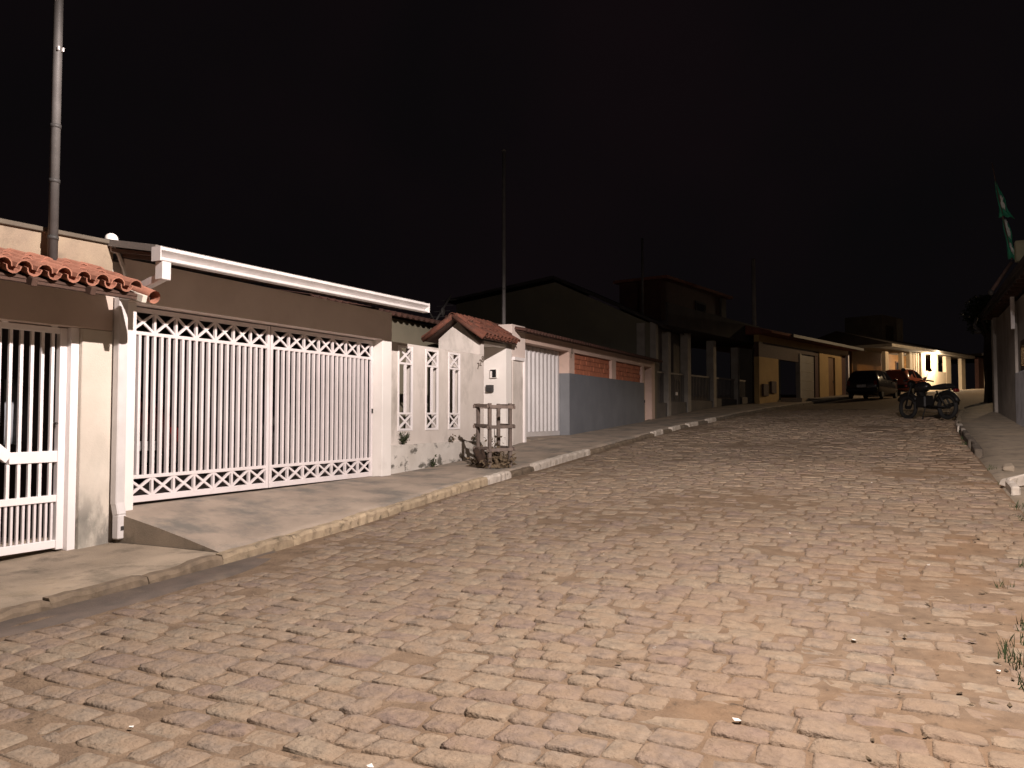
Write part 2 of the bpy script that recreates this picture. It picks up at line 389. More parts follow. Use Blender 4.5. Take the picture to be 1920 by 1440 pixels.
o = bpy.data.objects.new('cobbles', me); C.objects.link(o); o.parent = street; o['kind'] = 'stuff'

# concrete gutter apron beside the lower pavement
sheet('gutter_apron', frange(-8, 7.15, 50), lambda y: [(XL(y) + .002, zs(y) + .004), (XL(y) + (.2 if y < 6.4 else .05), zs(y) - .008),
      (XL(y) + .44 + .03 * math.sin(y * 3.1) + .02 * math.sin(y * 7.7) - (.34 * max(0, y - 6.2) / .95), zs(y) + .006 - .03 * max(0, y - 6.4)),
      (XL(y) + .46 + .03 * math.sin(y * 3.1) + .02 * math.sin(y * 7.7) - (.34 * max(0, y - 6.2) / .95), zs(y) - .06)], 'gutter_concrete')
# left pavement, lower and upper part, with the ramp's side
def ramp_z(y): return zwall(y)
side_lo = sheet('left_pavement', frange(-8, 6.44, 50), lambda y: [(-8.7, zwall(min(y, 6.38)) + .002), (-7.6, (zwall(min(y, 6.38)) + zkerb(y)) / 2 + .004),
                (XL(y) - .13, zkerb(y) - .004), (XL(y) - .125, zkerb(y) - .2)], 'concrete')
def up_row(y):
    a = zwall(max(y, 6.42)); xw = -8.72 if y < 30 else XL(y) - 2.4; k = zkerb(y)
    x1 = XL(y) - .13
    return [(xw, a - .02)] + [(xw + (x1 - xw) * t, a + (k - .004 - a) * (t ** 1.15) + .006 * math.sin(y * 1.7 + t * 5)) for t in (.15, .35, .55, .75, .92)] + [(x1, k - .004)]
side_up = sheet('driveway', frange(6.46, 30, 110) + frange(30.5, 60, 40), lambda y: up_row(y) + [(XL(y) - .127, zkerb(y) - .25)], 'concrete2')
b = MB(); r = up_row(6.46)                     # vertical cheek of the ramp
b.add([(x, 6.46, z) for x, z in r] + [(x, 6.46, -.75) for x, z in r] + [(x, 6.58, z - .006) for x, z in r] + [(x, 6.58, -.75) for x, z in r],
      [(i, i + 1, 8 - 1 + i + 1, 8 - 1 + i) for i in range(6)])
b.build('ramp_cheek', 'concrete', side_up)
# left kerb stones
y = -7.5
white_at = [(12.2, 13.5), (14.6, 15.9), (16.8, 17.7), (22.6, 23.6), (24.7, 25.6), (26.7, 27.6), (28.9, 29.6)]
while y < 46:
    L_ = rr.uniform(.85, 1.1); y1 = y + L_ - .012
    ym = (y + y1) / 2; w = .13
    wht = any(a - .1 < ym < b_ + .1 for a, b_ in white_at)
    h0, h1 = zkerb(y), zkerb(y1); j = rr.uniform(-.012, .014) + (.018 if wht else 0); k = rr.uniform(-.012, .012)
    bb = MB(); ns = 10; low = 0 if (wht or ym < 12.0) else -.035
    for q_ in range(ns + 1):
        yy = y + (y1 - y) * q_ / ns; hh = zkerb(yy) + j + low; e = .022 if q_ in (0, ns) else 0
        jx, jz = rr.uniform(-.020, .012), rr.uniform(-.016, .009)
        bb.v += [(XL(yy) - w, yy, hh - .35), (XL(yy) + k, yy, hh - .35), (XL(yy) + k + jx, yy, hh - .035 + jz - e), (XL(yy) + k - .022 + jx, yy, hh + jz - e * .6), (XL(yy) - w, yy, hh + jz * .5 - e * .4)]
    for q_ in range(ns):
        for c_ in range(5): bb.f.append((q_ * 5 + c_, q_ * 5 + (c_ + 1) % 5, q_ * 5 + 5 + (c_ + 1) % 5, q_ * 5 + 5 + c_))
    bb.f += [(0, 1, 2, 3, 4), tuple(ns * 5 + c_ for c_ in range(5))]
    par = side_lo if ym < 6.4 else side_up
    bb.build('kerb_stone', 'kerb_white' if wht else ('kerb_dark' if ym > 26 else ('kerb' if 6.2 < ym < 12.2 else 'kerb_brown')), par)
    y += L_
# right pavement and kerb
def kr(y): return float(np.interp(y, [-8, 12, 17.5, 20, 40, 80], [.015, .02, .03, .15, .16, .16]))
side_r = sheet('right_pavement', frange(-8, 60, 140), lambda y: [(XR(y) - .06, zs(y) - .12), (XR(y) + (.01 if y < 18.6 else .14), zs(y) + (.004 if y < 18.6 else -.05)), (XR(y) + .14, zs(y) + kr(y) - .004)] +
               [(XR(y) + .14 + t, zs(y) + kr(y) + .02 * t + .012 * wob(t * .4, y * .3)) for t in (.5, 1.0, 1.5, 2.0, 4.0, 9.0)], 'concrete')
y = 10.0
while y < 46:
    L_ = rr.uniform(.8, 1.1)
    if y > 18.6 or 12.6 < y < 14.2:
        y1 = y + L_ - .02; h0, h1 = zs(y) + kr(y), zs(y1) + kr(y1); j = rr.uniform(-.015, .02) + (.10 if y < 15 else 0); k = rr.uniform(-.03, .03)
        MB().hexa([(XR(y) + k, y, h0 - .4), (XR(y) + .14, y, h0 - .4), (XR(y1) + .14, y1, h1 - .4), (XR(y1) + k, y1, h1 - .4),
                   (XR(y) + .012 + k, y, h0 + j), (XR(y) + .14, y, h0 + j), (XR(y1) + .14, y1, h1 + j), (XR(y1) + .012 + k, y1, h1 + j)]
                  ).build('kerb_stone', 'kerb_white' if rr.random() < .3 or y < 15 else 'kerb_dark', side_r, bevel=.02)
    y += L_

# ================================================================== STREET LAMPS (out of the frame, they light the street)
def photometry(ld):
    """luminous distribution of a road lantern: throws far along the street, little straight down, cut off near the horizontal"""
    ld.use_nodes = True; N, L = ld.node_tree.nodes, ld.node_tree.links; em = N['Emission']
    tc = N.new('ShaderNodeTexCoord'); sp = N.new('ShaderNodeSeparateXYZ'); L.new(tc.outputs['Normal'], sp.inputs[0])
    ac = N.new('ShaderNodeMath'); ac.operation = 'ARCCOSINE'; ng = N.new('ShaderNodeMath'); ng.operation = 'MULTIPLY'; ng.inputs[1].default_value = NADIR
    L.new(sp.outputs['Z'], ng.inputs[0]); L.new(ng.outputs[0], ac.inputs[0])
    dv = N.new('ShaderNodeMath'); dv.operation = 'DIVIDE'; dv.inputs[1].default_value = math.pi; L.new(ac.outputs[0], dv.inputs[0])
    fc = N.new('ShaderNodeFloatCurve'); L.new(dv.outputs[0], fc.inputs['Value']); cv = fc.mapping.curves[0]
    pts = [(0, .98), (25, 1.03), (45, 1.12), (55, 1.7), (60, 1.95), (64, 1.8), (67, 2.2), (70, 2.6), (74, 3.0), (77, 2.5), (79, 1.25), (81, .36), (84, .16), (90, .11), (96, .06), (110, .02), (180, 0)]
    while len(cv.points) < len(pts): cv.points.new(.5, .5)
    for p, (a, v) in zip(cv.points, pts): p.location = (a / 180, v / 5); p.handle_type = 'VECTOR'
    fc.mapping.update()
    ml = N.new('ShaderNodeMath'); ml.operation = 'MULTIPLY'; ml.inputs[1].default_value = 5.0
    L.new(fc.outputs[0], ml.inputs[0]); L.new(ml.outputs[0], em.inputs['Strength'])
NADIR = -1.0
def street_lamp(label, head, pole_xy, power, color, cone=166):
    px, py = pole_xy; hx, hy, hz = head; zb = zs(py)
    t = thing('street_lamp', label, 'street lamp', (px, py, zb), group='street lamps')
    MB().tube([(px, py, zb - .3), (px, py, hz + .9)], [.15, .09], 14).build('pole', 'concrete_pole', t, smooth=True)
    MB().tube([(px, py, hz - .1), (px + (hx - px) * .35, py + (hy - py) * .35, hz + .16), (hx, hy, hz + .10)], .03, 8).build('arm', 'galv', t, smooth=True)
    MB().ball((hx, hy, hz + .10), .30, (1, .55, .28), 16, 8).build('lamp_head', 'galv', t, smooth=True)
    MB().ball((hx, hy, hz + .035), .15, (1.1, .7, .16), 14, 6).build('lens', 'lens', t, smooth=True)
    ld = bpy.data.lights.new('lamp_light', 'POINT'); ld.energy = power; ld.color = color; ld.shadow_soft_size = .07
    photometry(ld)
    lo = bpy.data.objects.new('lamp_light', ld); C.objects.link(lo); lo.parent = t
    lo.location = FR[t].inverted() @ Vector((hx, hy, hz - .03))
street_lamp('street lamp on a concrete pole at the right kerb near the viewer', LAMP_NEAR['head'], (3.0, 4.0), LAMP_NEAR['power'], LAMP_NEAR['color'])
street_lamp('street lamp behind the grey building on the right', LAMP_FAR['head'], (10.6, 55.0), LAMP_FAR['power'], LAMP_FAR['color'])

# ================================================================== CLAY TILES
def tile_mesh(up, nor, lat, r0, r1, L_, convex, name='roof_tile', m='tile', th=.013, n=6):
    """half-round tile: 'up' runs up the slope, r0 at the lower end"""
    up, nor, lat = Vector(up), Vector(nor), Vector(lat); V, F = [], []
    sg = 1 if convex else -1
    for k, (t, r) in enumerate(((0, r0), (L_, r1))):
        for q in (r, r - th):
            for i in range(n + 1):
                a = math.pi * i / n; p = up * t + lat * (q * math.cos(a)) + nor * (sg * q * math.sin(a) + (0 if convex else r))
                V.append(tuple(p))
    k = n + 1
    for i in range(n):
        F += [(i, i + 1, 2 * k + i + 1, 2 * k + i), (k + i, 3 * k + i, 3 * k + i + 1, k + i + 1), (i, k + i, k + i + 1, i + 1),
              (2 * k + i, 2 * k + i + 1, 3 * k + i + 1, 3 * k + i)]
    F += [(0, 2 * k, 3 * k, k), (n, k + n, 3 * k + n, 2 * k + n)]
    me = bpy.data.meshes.new(name); me.from_pydata(V, [], F)
    bm = bmesh.new(); bm.from_mesh(me); bmesh.ops.recalc_face_normals(bm, faces=bm.faces); bm.to_mesh(me); bm.free()
    me.materials.append(M[m]); return me
def tile_slope(parent, eave, up, lat, width, pitch, rows, L_, r, m, jit=.01):
    """columns of cover and channel tiles laid from the eave upwards; each tile is a child of parent"""
    up, lat = Vector(up).normalized(), Vector(lat).normalized(); nor = up.cross(lat)
    if nor.z < 0: nor = -nor
    cov = tile_mesh(up, nor, lat, r, r * .82, L_, True, m=m); cha = tile_mesh(up, nor, lat, r * .9, r * 1.02, L_, False, m=m)
    n = int(width / pitch); e = Vector(eave)
    for i in range(n + 1):
        for j in range(rows):
            p = e + lat * (i * pitch) + up * (j * (L_ - .07)) + nor * (.006 * j)
            jj = Vector((rr.uniform(-jit, jit), rr.uniform(-jit, jit), rr.uniform(-.004, .004)))
            share(cov, 'roof_tile', parent, p + nor * (r * .62) + jj, rot=(0, 0, rr.uniform(-.02, .02)))
            if i < n: share(cha, 'roof_tile', parent, p + lat * (pitch / 2) - nor * .012 + jj * .5)

# ================================================================== LEFT PROPERTY (cream wall, tile canopy, white gate)
FX_ = -8.35                                     # front plane of the two near properties
lw = thing('gateway_wall', 'weathered cream gateway wall under a clay tile canopy at the left edge', 'wall', (FX_, 5.2, -.42))
bx(-8.62, FX_, 6.0, 6.385, -.75, 2.06).build('pillar', 'cream', lw, bevel=.008)
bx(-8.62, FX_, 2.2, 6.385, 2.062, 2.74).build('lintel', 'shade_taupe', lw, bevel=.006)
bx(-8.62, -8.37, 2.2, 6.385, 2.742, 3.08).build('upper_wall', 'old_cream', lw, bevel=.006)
MB().hexa([(-8.66, 2.2, 2.98), (-8.33, 2.2, 2.98), (-8.33, 6.32, 3.083), (-8.66, 6.32, 3.083), (-8.66, 2.2, 3.04), (-8.33, 2.2, 3.04), (-8.33, 6.32, 3.13), (-8.66, 6.32, 3.13)]).build('coping', 'old_coping', lw, bevel=.006)
bx(-8.5, -8.36, 6.34, 6.46, 3.0, 3.16).build('corner_post', 'white_wall', lw, bevel=.01)
MB().ball((-8.43, 6.40, 3.17), .075, (1, 1, .9), 12, 8).build('post_cap', 'white_wall', lw, smooth=True)
MB().bar((-8.36, 6.40, 3.08), (-8.33, 6.55, 2.7), .03, .03).build('brace', 'white_wall', lw)
bx(-8.75, -8.63, 2.2, 6.3, -.75, -.30).build('threshold', 'concrete', lw)
EZ, EX = 2.40, -7.50; up_ = Vector((-.88, 0, .27)).normalized()
cn = MB().hexa([(EX - .05, 2.2, EZ - .02), (EX - .05, 6.22, EZ - .02), (-8.36, 6.22, EZ + .265), (-8.36, 2.2, EZ + .265),
                (EX - .05, 2.2, EZ), (EX - .05, 6.22, EZ), (-8.36, 6.22, EZ + .285), (-8.36, 2.2, EZ + .285)]).build('canopy', 'wood_dark', lw)
for k in range(6):
    yy = 6.1 - k * .62
    MB().bar((EX + .03, yy, EZ - .055), (-8.36, yy, EZ + .222), .06, .085, (0, 1, 0)).build('rafter', 'wood_dark' if k else 'cream', cn, bevel=.006)
MB().box(EX - .12, EX - .06, 2.2, 6.24, EZ - .055, EZ - .004).build('batten', 'wood_dark', cn)
tile_slope(cn, (EX, 2.3, EZ + .012), up_, (0, 1, 0), 3.86, .205, 3, .38, .085, 'tile')
MB().tube([(EX + .02, 6.235, EZ - .015), (-7.85, 6.24, EZ + .115)], .075, 12, cap=False).build('roof_tile', 'tile', cn, smooth=True)
MB().tube([(-8.36, 2.2, 2.68), (-8.36, 6.3, 2.68)], .055, 10).build('ridge_tile', 'tile', cn, smooth=True)

# its gate
g = thing('picket_gate', 'white barred pedestrian gate with dense lower pickets at the left edge', 'gate', (-8.5, 5.0, -.38))
GX = -8.5
bx(GX - .035, GX + .035, 5.815, 5.90, -.42, 2.05).build('frame_post', 'white_metal', g, bevel=.004)
bx(GX - .05, GX + .10, 5.902, 5.997, -.44, 2.06).build('jamb', 'white_metal', g, bevel=.004)
bx(GX - .035, GX + .035, 3.0, 3.08, -.42, 2.05).build('frame_post', 'white_metal', g, bevel=.004)
for z0, z1 in ((-.40, -.31), (.11, .185), (.55, .675), (1.985, 2.05)):
    bx(GX - .03, GX + .03, 3.081 if z0 != .55 else 5.28, 5.814, z0, z1).build('rail', 'white_metal', g, bevel=.004)
MB().bar((GX, 5.28, .612), (GX, 5.05, .80), .058, .12).build('rail', 'white_metal', g, bevel=.004)
bx(GX - .03, GX + .03, 3.081, 5.05, .74, .86).build('rail', 'white_metal', g, bevel=.004)
k = 5.745
while k > 3.1:
    bx(GX - .015, GX + .015, k - .017, k + .017, .186, .549 if k > 5.2 else .739).build('bar', 'white_metal', g)
    bx(GX - .015, GX + .015, k - .017, k + .017, .676 if k > 5.2 else .861, 1.984).build('bar', 'white_metal', g)
    k -= .117
k = 5.775
while k > 3.1:
    bx(GX - .012, GX + .012, k - .013, k + .013, -.309, .109).build('picket', 'gate_metal', g); k -= .0635
MB().tube([(GX - .1, 5.80, .98), (GX - .02, 5.80, .98), (GX + .05, 5.79, .98)], .014, 8).build('latch', 'galv', g)
for yy in (3.9, 4.55, 5.2, 5.75):  # white caps modelled in place of the light spots above the top rail
    MB().ball((GX + .02, yy, 2.075), .05, (.5, 1, .6), 10, 6).build('light_spot', 'white_metal', g, smooth=True)
sh = thing('back_yard_wall', 'dark house wall behind the picket gate at the left edge', 'wall', (-13, 3.5, -.4))
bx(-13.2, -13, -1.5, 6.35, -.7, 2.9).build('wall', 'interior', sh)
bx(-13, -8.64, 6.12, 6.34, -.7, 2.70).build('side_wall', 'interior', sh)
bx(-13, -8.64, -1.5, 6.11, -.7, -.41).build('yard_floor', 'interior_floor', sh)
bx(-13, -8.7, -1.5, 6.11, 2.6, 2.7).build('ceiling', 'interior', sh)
b = MB(); ny = 8
for j in range(7):
    for i in range(ny + 1): b.v.append((-9.6 + .02 * math.sin(i * 1.7 + j * .3), 5.9 + .18 * i / ny, 1.5 - j * .13 - .01 * math.sin(i)))
for j in range(6):
    for i in range(ny): b.f.append((j * (ny + 1) + i, j * (ny + 1) + i + 1, (j + 1) * (ny + 1) + i + 1, (j + 1) * (ny + 1) + i))
cl = b.build('hanging_cloth', 'cloth', smooth=True); tag(cl, 'pale cloth hanging in the dark behind the picket gate bars', 'cloth')
so = cl.modifiers.new('thick', 'SOLIDIFY'); so.thickness = .006

def mast(label, x, y, z0, z1, r, bands=()):
    t = thing('service_mast', label, 'mast', (x, y, z0), group='galvanised service masts')
    MB().tube([(x, y, z0), (x, y, z1)], [r, r * .86], 12).build('pole', 'galv', t, smooth=True)
    MB().ball((x, y, z1), r * 1.1, (1, 1, .7), 10, 6).build('cap', 'galv', t, smooth=True)
    for z in bands: MB().tube([(x, y, z - .02), (x, y, z + .02)], r * 1.12, 12).build('band', 'iron', t, smooth=True)
    return t
m1 = mast('tall grey service mast rising behind the clay tile canopy at left', -8.2, 5.52, 2.5, 8.6, .050, (2.98, 3.6, 4.2))
for k in (-.02, .03): bx(-8.15, -8.125, 5.50 + k, 5.515 + k, 5.02, 5.06).build('clip', 'white_metal', m1)

# ================================================================== GARAGE HOUSE
gh = thing('garage_house', 'taupe garage front with white gutter and a dark carport behind white gates', 'house', (FX_, 9.3, 0))
bx(-8.63, FX_, 6.52, 12.12, 2.44, 2.955).build('lintel', 'taupe', gh, bevel=.006)
bx(-8.63, -8.38, 6.52, 6.735, -.3, 2.438).build('jamb', 'white_wall', gh, bevel=.006)
bx(-8.63, FX_, 11.835, 12.12, -.25, 2.438).build('pillar', 'white_wall', gh, bevel=.006)
bx(-8.60, -8.40, 6.390, 6.518, -.45, 2.9).build('jamb', 'grey_wall', gh)
bx(-8.60, -8.52, 6.736, 11.834, 2.436, 2.475).build('track', 'gate_metal', gh)
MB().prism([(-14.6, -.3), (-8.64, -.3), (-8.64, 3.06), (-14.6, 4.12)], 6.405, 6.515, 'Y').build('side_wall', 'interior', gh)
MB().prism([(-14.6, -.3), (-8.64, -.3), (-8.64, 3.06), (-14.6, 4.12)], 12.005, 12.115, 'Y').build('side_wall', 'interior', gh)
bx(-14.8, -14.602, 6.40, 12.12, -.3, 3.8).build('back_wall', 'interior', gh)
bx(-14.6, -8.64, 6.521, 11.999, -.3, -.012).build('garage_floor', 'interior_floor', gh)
rf = MB().hexa([(-7.56, 6.30, 2.92), (-7.56, 11.98, 3.0), (-15.2, 11.98, 4.35), (-15.2, 6.30, 4.27), (-7.56, 6.30, 3.0), (-7.56, 11.98, 3.08), (-15.2, 11.98, 4.43), (-15.2, 6.30, 4.35)]).build('roof', 'dim_wall', gh)
MB().hexa([(-7.60, 6.34, 2.885), (-7.60, 11.95, 2.945), (-8.34, 11.95, 3.06), (-8.34, 6.34, 3.0), (-7.60, 6.34, 2.917), (-7.60, 11.95, 2.995), (-8.34, 11.95, 3.12), (-8.34, 6.34, 3.04)]).build('soffit', 'wood_dark', rf)
for k in range(12):
    yy = 6.5 + k * .48; MB().bar((-7.62, yy, 2.865 + (yy - 6.4) * .0115), (-8.34, yy, 2.98 + (yy - 6.4) * .0115), .05, .05, (0, 1, 0)).build('rafter', 'wood_dark', rf)
# gutter: folded sheet, open upwards, with a lip, falling gently to the downpipe
prof = [(-7.56, .20), (-7.56, .01), (-7.55, 0), (-7.445, 0), (-7.435, .012), (-7.435, .052), (-7.505, .066), (-7.505, .075), (-7.425, .148), (-7.415, .158),
        (-7.415, .205), (-7.425, .21), (-7.432, .165), (-7.515, .085), (-7.515, .056), (-7.448, .044), (-7.448, .014), (-7.545, .012), (-7.547, .20)]
prof = [(x, z * .74) for x, z in prof]
b = MB(); n = len(prof); ysg = frange(6.26, 11.9, 6)
for yy in ysg:
    zb = 2.805 + (yy - 6.26) * .0135
    b.v += [(x, yy, zb + z) for x, z in prof]
for i in range(len(ysg) - 1):
    for k in range(n): b.f.append((i * n + k, i * n + (k + 1) % n, (i + 1) * n + (k + 1) % n, (i + 1) * n + k))
b.f += [tuple(range(n)), tuple(range((len(ysg) - 1) * n, len(ysg) * n))]
gu = b.build('gutter', 'zinc', gh)
bx(-7.556, -7.412, 6.245, 6.2595, 2.80, 2.962).build('end_cap', 'zinc', gu)
bx(-7.556, -7.412, 11.9005, 11.91, 2.878, 3.04).build('end_cap', 'zinc', gu)
dp = bx(-7.56, -7.44, 6.30, 6.42, 2.60, 2.804).build('downpipe', 'zinc', gh, bevel=.006)
MB().bar((-7.50, 6.36, 2.64), (-8.24, 6.43, 2.47), .10, .09, (0, 1, 0)).build('elbow', 'zinc', dp, bevel=.006)
bx(-8.345, -8.235, 6.385, 6.505, .02, 2.50).build('pipe', 'zinc', dp, bevel=.012)
MB().bar((-8.29, 6.445, .05), (-8.25, 6.445, -.10), .115, .108, (0, 1, 0)).build('pipe', 'zinc', dp, bevel=.012)
bx(-8.305, -8.195, 6.388, 6.502, -.37, -.09).build('pipe', 'zinc', dp, bevel=.012)
bx(-8.196, -8.192, 6.42, 6.48, -.27, -.22).build('pipe_stain', 'iron', dp)
# back window with small panes
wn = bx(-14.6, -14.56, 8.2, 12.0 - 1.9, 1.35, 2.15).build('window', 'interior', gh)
for i in range(6):
    for j in range(3):
        y0 = 8.25 + i * .305; z0 = 1.38 + j * .25
        bx(-14.559, -14.552, y0, y0 + .28, z0, z0 + .225).build('pane', 'glass_lit' if i == 4 else 'glass_blue', wn)

# garage gate: two leaves, each with X bands and bars
def leaf(label, y0, y1, grp):
    t = thing('garage_gate_leaf', label, 'gate', (-8.56, (y0 + y1) / 2, .02), group=grp)
    X0, X1 = -8.585, -8.535; st = .05
    mm = 'gate_metal'
    for a in (y0, y1 - st): bx(X0, X1, a, a + st, -.008, 2.42).build('stile', mm, t, bevel=.004)
    for z0, z1 in ((-.006, .075), (.285, .33), (2.075, 2.12), (2.36, 2.42)): bx(X0 + .003, X1 - .003, y0 + st, y1 - st, z0, z1).build('rail', mm, t, bevel=.004)
    n = 7; w = (y1 - y0 - 2 * st) / n
    for i in range(n):
        a = y0 + st + i * w
        for z0, z1 in ((.075, .285), (2.12, 2.36)):
            ya, yb = a + (.018 if i else 0), a + w - (.018 if i < n - 1 else 0)
            MB().bar((-8.56, ya, z0 + .004), (-8.56, yb, z1 - .004), .030, .030).build('cross_bar', mm, t)
            MB().bar((-8.56, ya, z1 - .004), (-8.56, yb, z0 + .004), .024, .030).build('cross_bar', mm, t)
            if i: bx(X0 + .006, X1 - .006, a - .0165, a + .0165, z0, z1).build('post', mm, t)
        for k in range(3):
            if i == 0 and k == 0: continue
            q = a + k * w / 3; bx(-8.581, -8.539, q - .019, q + .019, .33, 2.075).build('bar', mm, t)
    return t
leaf('left leaf of the wide white garage gate, next to the downpipe', 6.755, 9.195, 'garage gate leaves')
lf = leaf('right leaf of the wide white garage gate, next to the white pillar', 9.215, 11.805, 'garage gate leaves')
bx(-8.53, -8.515, 11.76, 11.79, 1.12, 1.2).build('lock', 'iron', lf)

# ================================================================== GARDEN WALL WITH THREE GRILLES
gw = thing('garden_wall', 'grey stained garden wall with three tall white grilles and a stained plinth', 'wall', (-8.6, 14.1, .1))
GF, GB = -8.60, -8.76
sl = [(12.68, 13.20), (13.66, 14.16), (14.56, 15.06)]; ed = [12.125] + [q for s_ in sl for q in s_] + [16.16]
for i in range(0, len(ed), 2): bx(GB, GF, ed[i], ed[i + 1], .525, 2.47).build('panel', 'grey_wall', gw)
for a, b_ in sl:
    bx(GB, GF, a, b_, .525, .785).build('panel', 'grey_wall', gw); bx(GB, GF, a, b_, 2.425, 2.47).build('panel', 'grey_wall', gw)
MB().hexa([(GB, 12.125, -.3), (-8.50, 12.125, -.3), (-8.50, 16.14, -.3), (GB, 16.14, -.3), (GB, 12.125, .525), (-8.515, 12.125, .525), (-8.515, 16.14, .522), (GB, 16.14, .522)]).build('plinth', 'plinth', gw, bevel=.01)
for a, b_ in sl:
    gr = bx(-8.625, -8.585, a + .002, a + .045, .787, 2.423).build('grille', 'white_metal', gw, bevel=.003)
    bx(-8.625, -8.585, b_ - .045, b_ - .002, .787, 2.423).build('bar', 'white_metal', gr, bevel=.003)
    for z0, z1 in ((.787, .83), (1.10, 1.14), (2.06, 2.10), (2.38, 2.423)): bx(-8.622, -8.588, a + .045, b_ - .045, z0, z1).build('rail', 'white_metal', gr, bevel=.003)
    bx(-8.62, -8.59, (a + b_) / 2 - .03, (a + b_) / 2 + .03, 1.14, 2.06).build('bar', 'white_metal', gr)
    for z0, z1 in ((.83, 1.10), (2.10, 2.38)):
        MB().bar((-8.605, a + .05, z0 + .005), (-8.605, b_ - .05, z1 - .005), .024, .04).build('cross_bar', 'white_metal', gr)
        MB().bar((-8.605, a + .05, z1 - .005), (-8.605, b_ - .05, z0 + .005), .020, .04).build('cross_bar', 'white_metal', gr)
# house wall behind it
hb = thing('front_house', 'olive grey house wall with tile eave behind the garden wall', 'house', (-10.6, 15, 0))
bx(-10.8, -10.6, 12.13, 18.3, -.2, 3.35).build('wall', 'olive', hb)
bx(-10.6, -8.77, 12.13, 17.2, -.2, .02).build('yard_floor', 'interior_floor', hb)
b = MB()
def scallop(b, y0, y1, pitch, x0, x1, z0, z1, r):
    """a run of joined barrel tiles between eave (x0,z0) and (x1,z1)"""
    n = int((y1 - y0) / pitch); k = 6
    for i in range(n):
        for sgn, off in ((1, 0), (-1, .5)):
            c = y0 + (i + .5 + off) * pitch; o = len(b.v)
            for (x, z) in ((x0, z0), (x1, z1)):
                for q in (r, r - .014):
                    for a in range(k + 1):
                        t = math.pi * a / k; b.v.append((x, c + q * math.cos(t), z + sgn * q * math.sin(t) * .9 + (0 if sgn > 0 else r * .7)))
            m_ = k + 1
            for a in range(k):
                b.f += [(o + a, o + a + 1, o + 2 * m_ + a + 1, o + 2 * m_ + a), (o + m_ + a, o + 3 * m_ + a, o + 3 * m_ + a + 1, o + m_ + a + 1), (o + a, o + m_ + a, o + m_ + a + 1, o + a + 1)]
    return b
scallop(MB(), 12.1, 18.3, .24, -10.3, -12.0, 3.36, 3.66, .1).build('roof_tiles', 'tile_old', hb, kind='stuff')
bx(-10.55, -10.45, 12.15, 12.3, -.2, 3.2).build('downpipe', 'pale_col', hb)

# weeds
def weed(label, p, h, n, sp, m='leaf', seed=1, grp='weeds on the garden wall plinth'):
    q = random.Random(seed); t = thing('weed', label, 'weed', p, group=grp); b = MB(); s_ = MB()
    for i in range(n):
        a = q.uniform(0, 6.28); l = h * q.uniform(.4, 1); lean = q.uniform(.2, 1) * sp
        tip = (p[0] + math.cos(a) * lean * .6 + .04, p[1] + math.sin(a) * lean, p[2] + l)
        s_.tube([p, ((p[0] + tip[0]) / 2, (p[1] + tip[1]) / 2, p[2] + l * .6), tip], .004, 4)
        for k in range(7):
            f = q.uniform(.3, 1); c = Vector(p).lerp(Vector(tip), f) + Vector((q.uniform(-.03, .05), q.uniform(-.05, .05), q.uniform(-.03, .04)))
            d = Vector((q.uniform(-1, 1), q.uniform(-1, 1), q.uniform(-.6, .8))).normalized() * q.uniform(.03, .06); w = d.cross(Vector((q.uniform(-1, 1), q.uniform(-1, 1), 1))).normalized() * .02
            b.add([c, c + d * .5 + w, c + d, c + d * .5 - w], [(0, 1, 2, 3)])
    b.build('leaves', m, t); s_.build('stems', 'leaf_dark', t)
weed('bushy weed on the plinth ledge below the first grille', (-8.55, 12.78, .52), .26, 16, .17, seed=1)
weed('small weed at the foot of the stained plinth', (-8.46, 13.72, .03), .22, 8, .09, seed=2)
weed('dry weed on the plinth ledge beside the porch', (-8.53, 15.55, .52), .16, 7, .08, 'debris', 3)
weed('thin weed on the plinth ledge below the third grille', (-8.545, 14.55, .52), .13, 6, .07, 'debris', 4)

# ================================================================== ENTRANCE PORCH
pc = thing('entrance_porch', 'small white gabled entrance porch with clay tiles beside the garden wall', 'porch', (-8.9, 16.8, .2))
AX = -8.595
MB().prism([(-9.68, .0), (-8.765, .0), (-8.765, 2.86), (-9.17, 3.24), (-9.68, 2.86)], 15.95, 16.155, 'Y').build('gable_wall', 'grey_wall', pc)
MB().prism([(-8.763, 2.472), (AX, 2.472), (AX, 2.73), (-8.763, 2.86)], 15.95, 16.155, 'Y').build('gable_wall', 'grey_wall', pc)
MB().prism([(-9.68, .0), (AX, .0), (AX, 2.73), (-9.17, 3.24), (-9.68, 2.86)], 17.30, 17.60, 'Y').build('far_wall', 'white_wall', pc)
bx(-8.76, AX, 16.157, 17.298, 2.735, 2.80).build('lintel', 'white_wall', pc)
bx(-9.68, -9.52, 16.157, 17.298, .0, 2.7).build('door', 'white_wall', pc)
bx(-9.51, -8.60, 16.157, 17.298, -.1, .2).build('step', 'concrete', pc)
bx(-9.66, -8.77, 16.157, 17.298, 2.76, 2.82).build('ceiling', 'white_wall', pc)
rp = MB().prism([(-8.40, 2.80), (-9.16, 3.27), (-9.92, 2.80), (-9.92, 2.83), (-9.16, 3.30), (-8.40, 2.83)], 15.72, 17.50, 'Y').build('roof', 'wood_dark', pc)
tile_slope(rp, (-8.36, 15.78, 2.83), (-.85, 0, .525), (0, 1, 0), 1.70, .187, 3, .36, .075, 'tile_dark', .012)
tile_slope(rp, (-9.96, 15.78, 2.83), (.85, 0, .525), (0, 1, 0), 1.70, .187, 3, .36, .075, 'tile_dark', .012)
rt = tile_mesh((0, 1, 0), (0, 0, 1), (1, 0, 0), .10, .088, .42, True, m='tile_dark')
for k in range(5): share(rt, 'ridge_tile', rp, (-9.16, 15.66 + k * .37, 3.33))
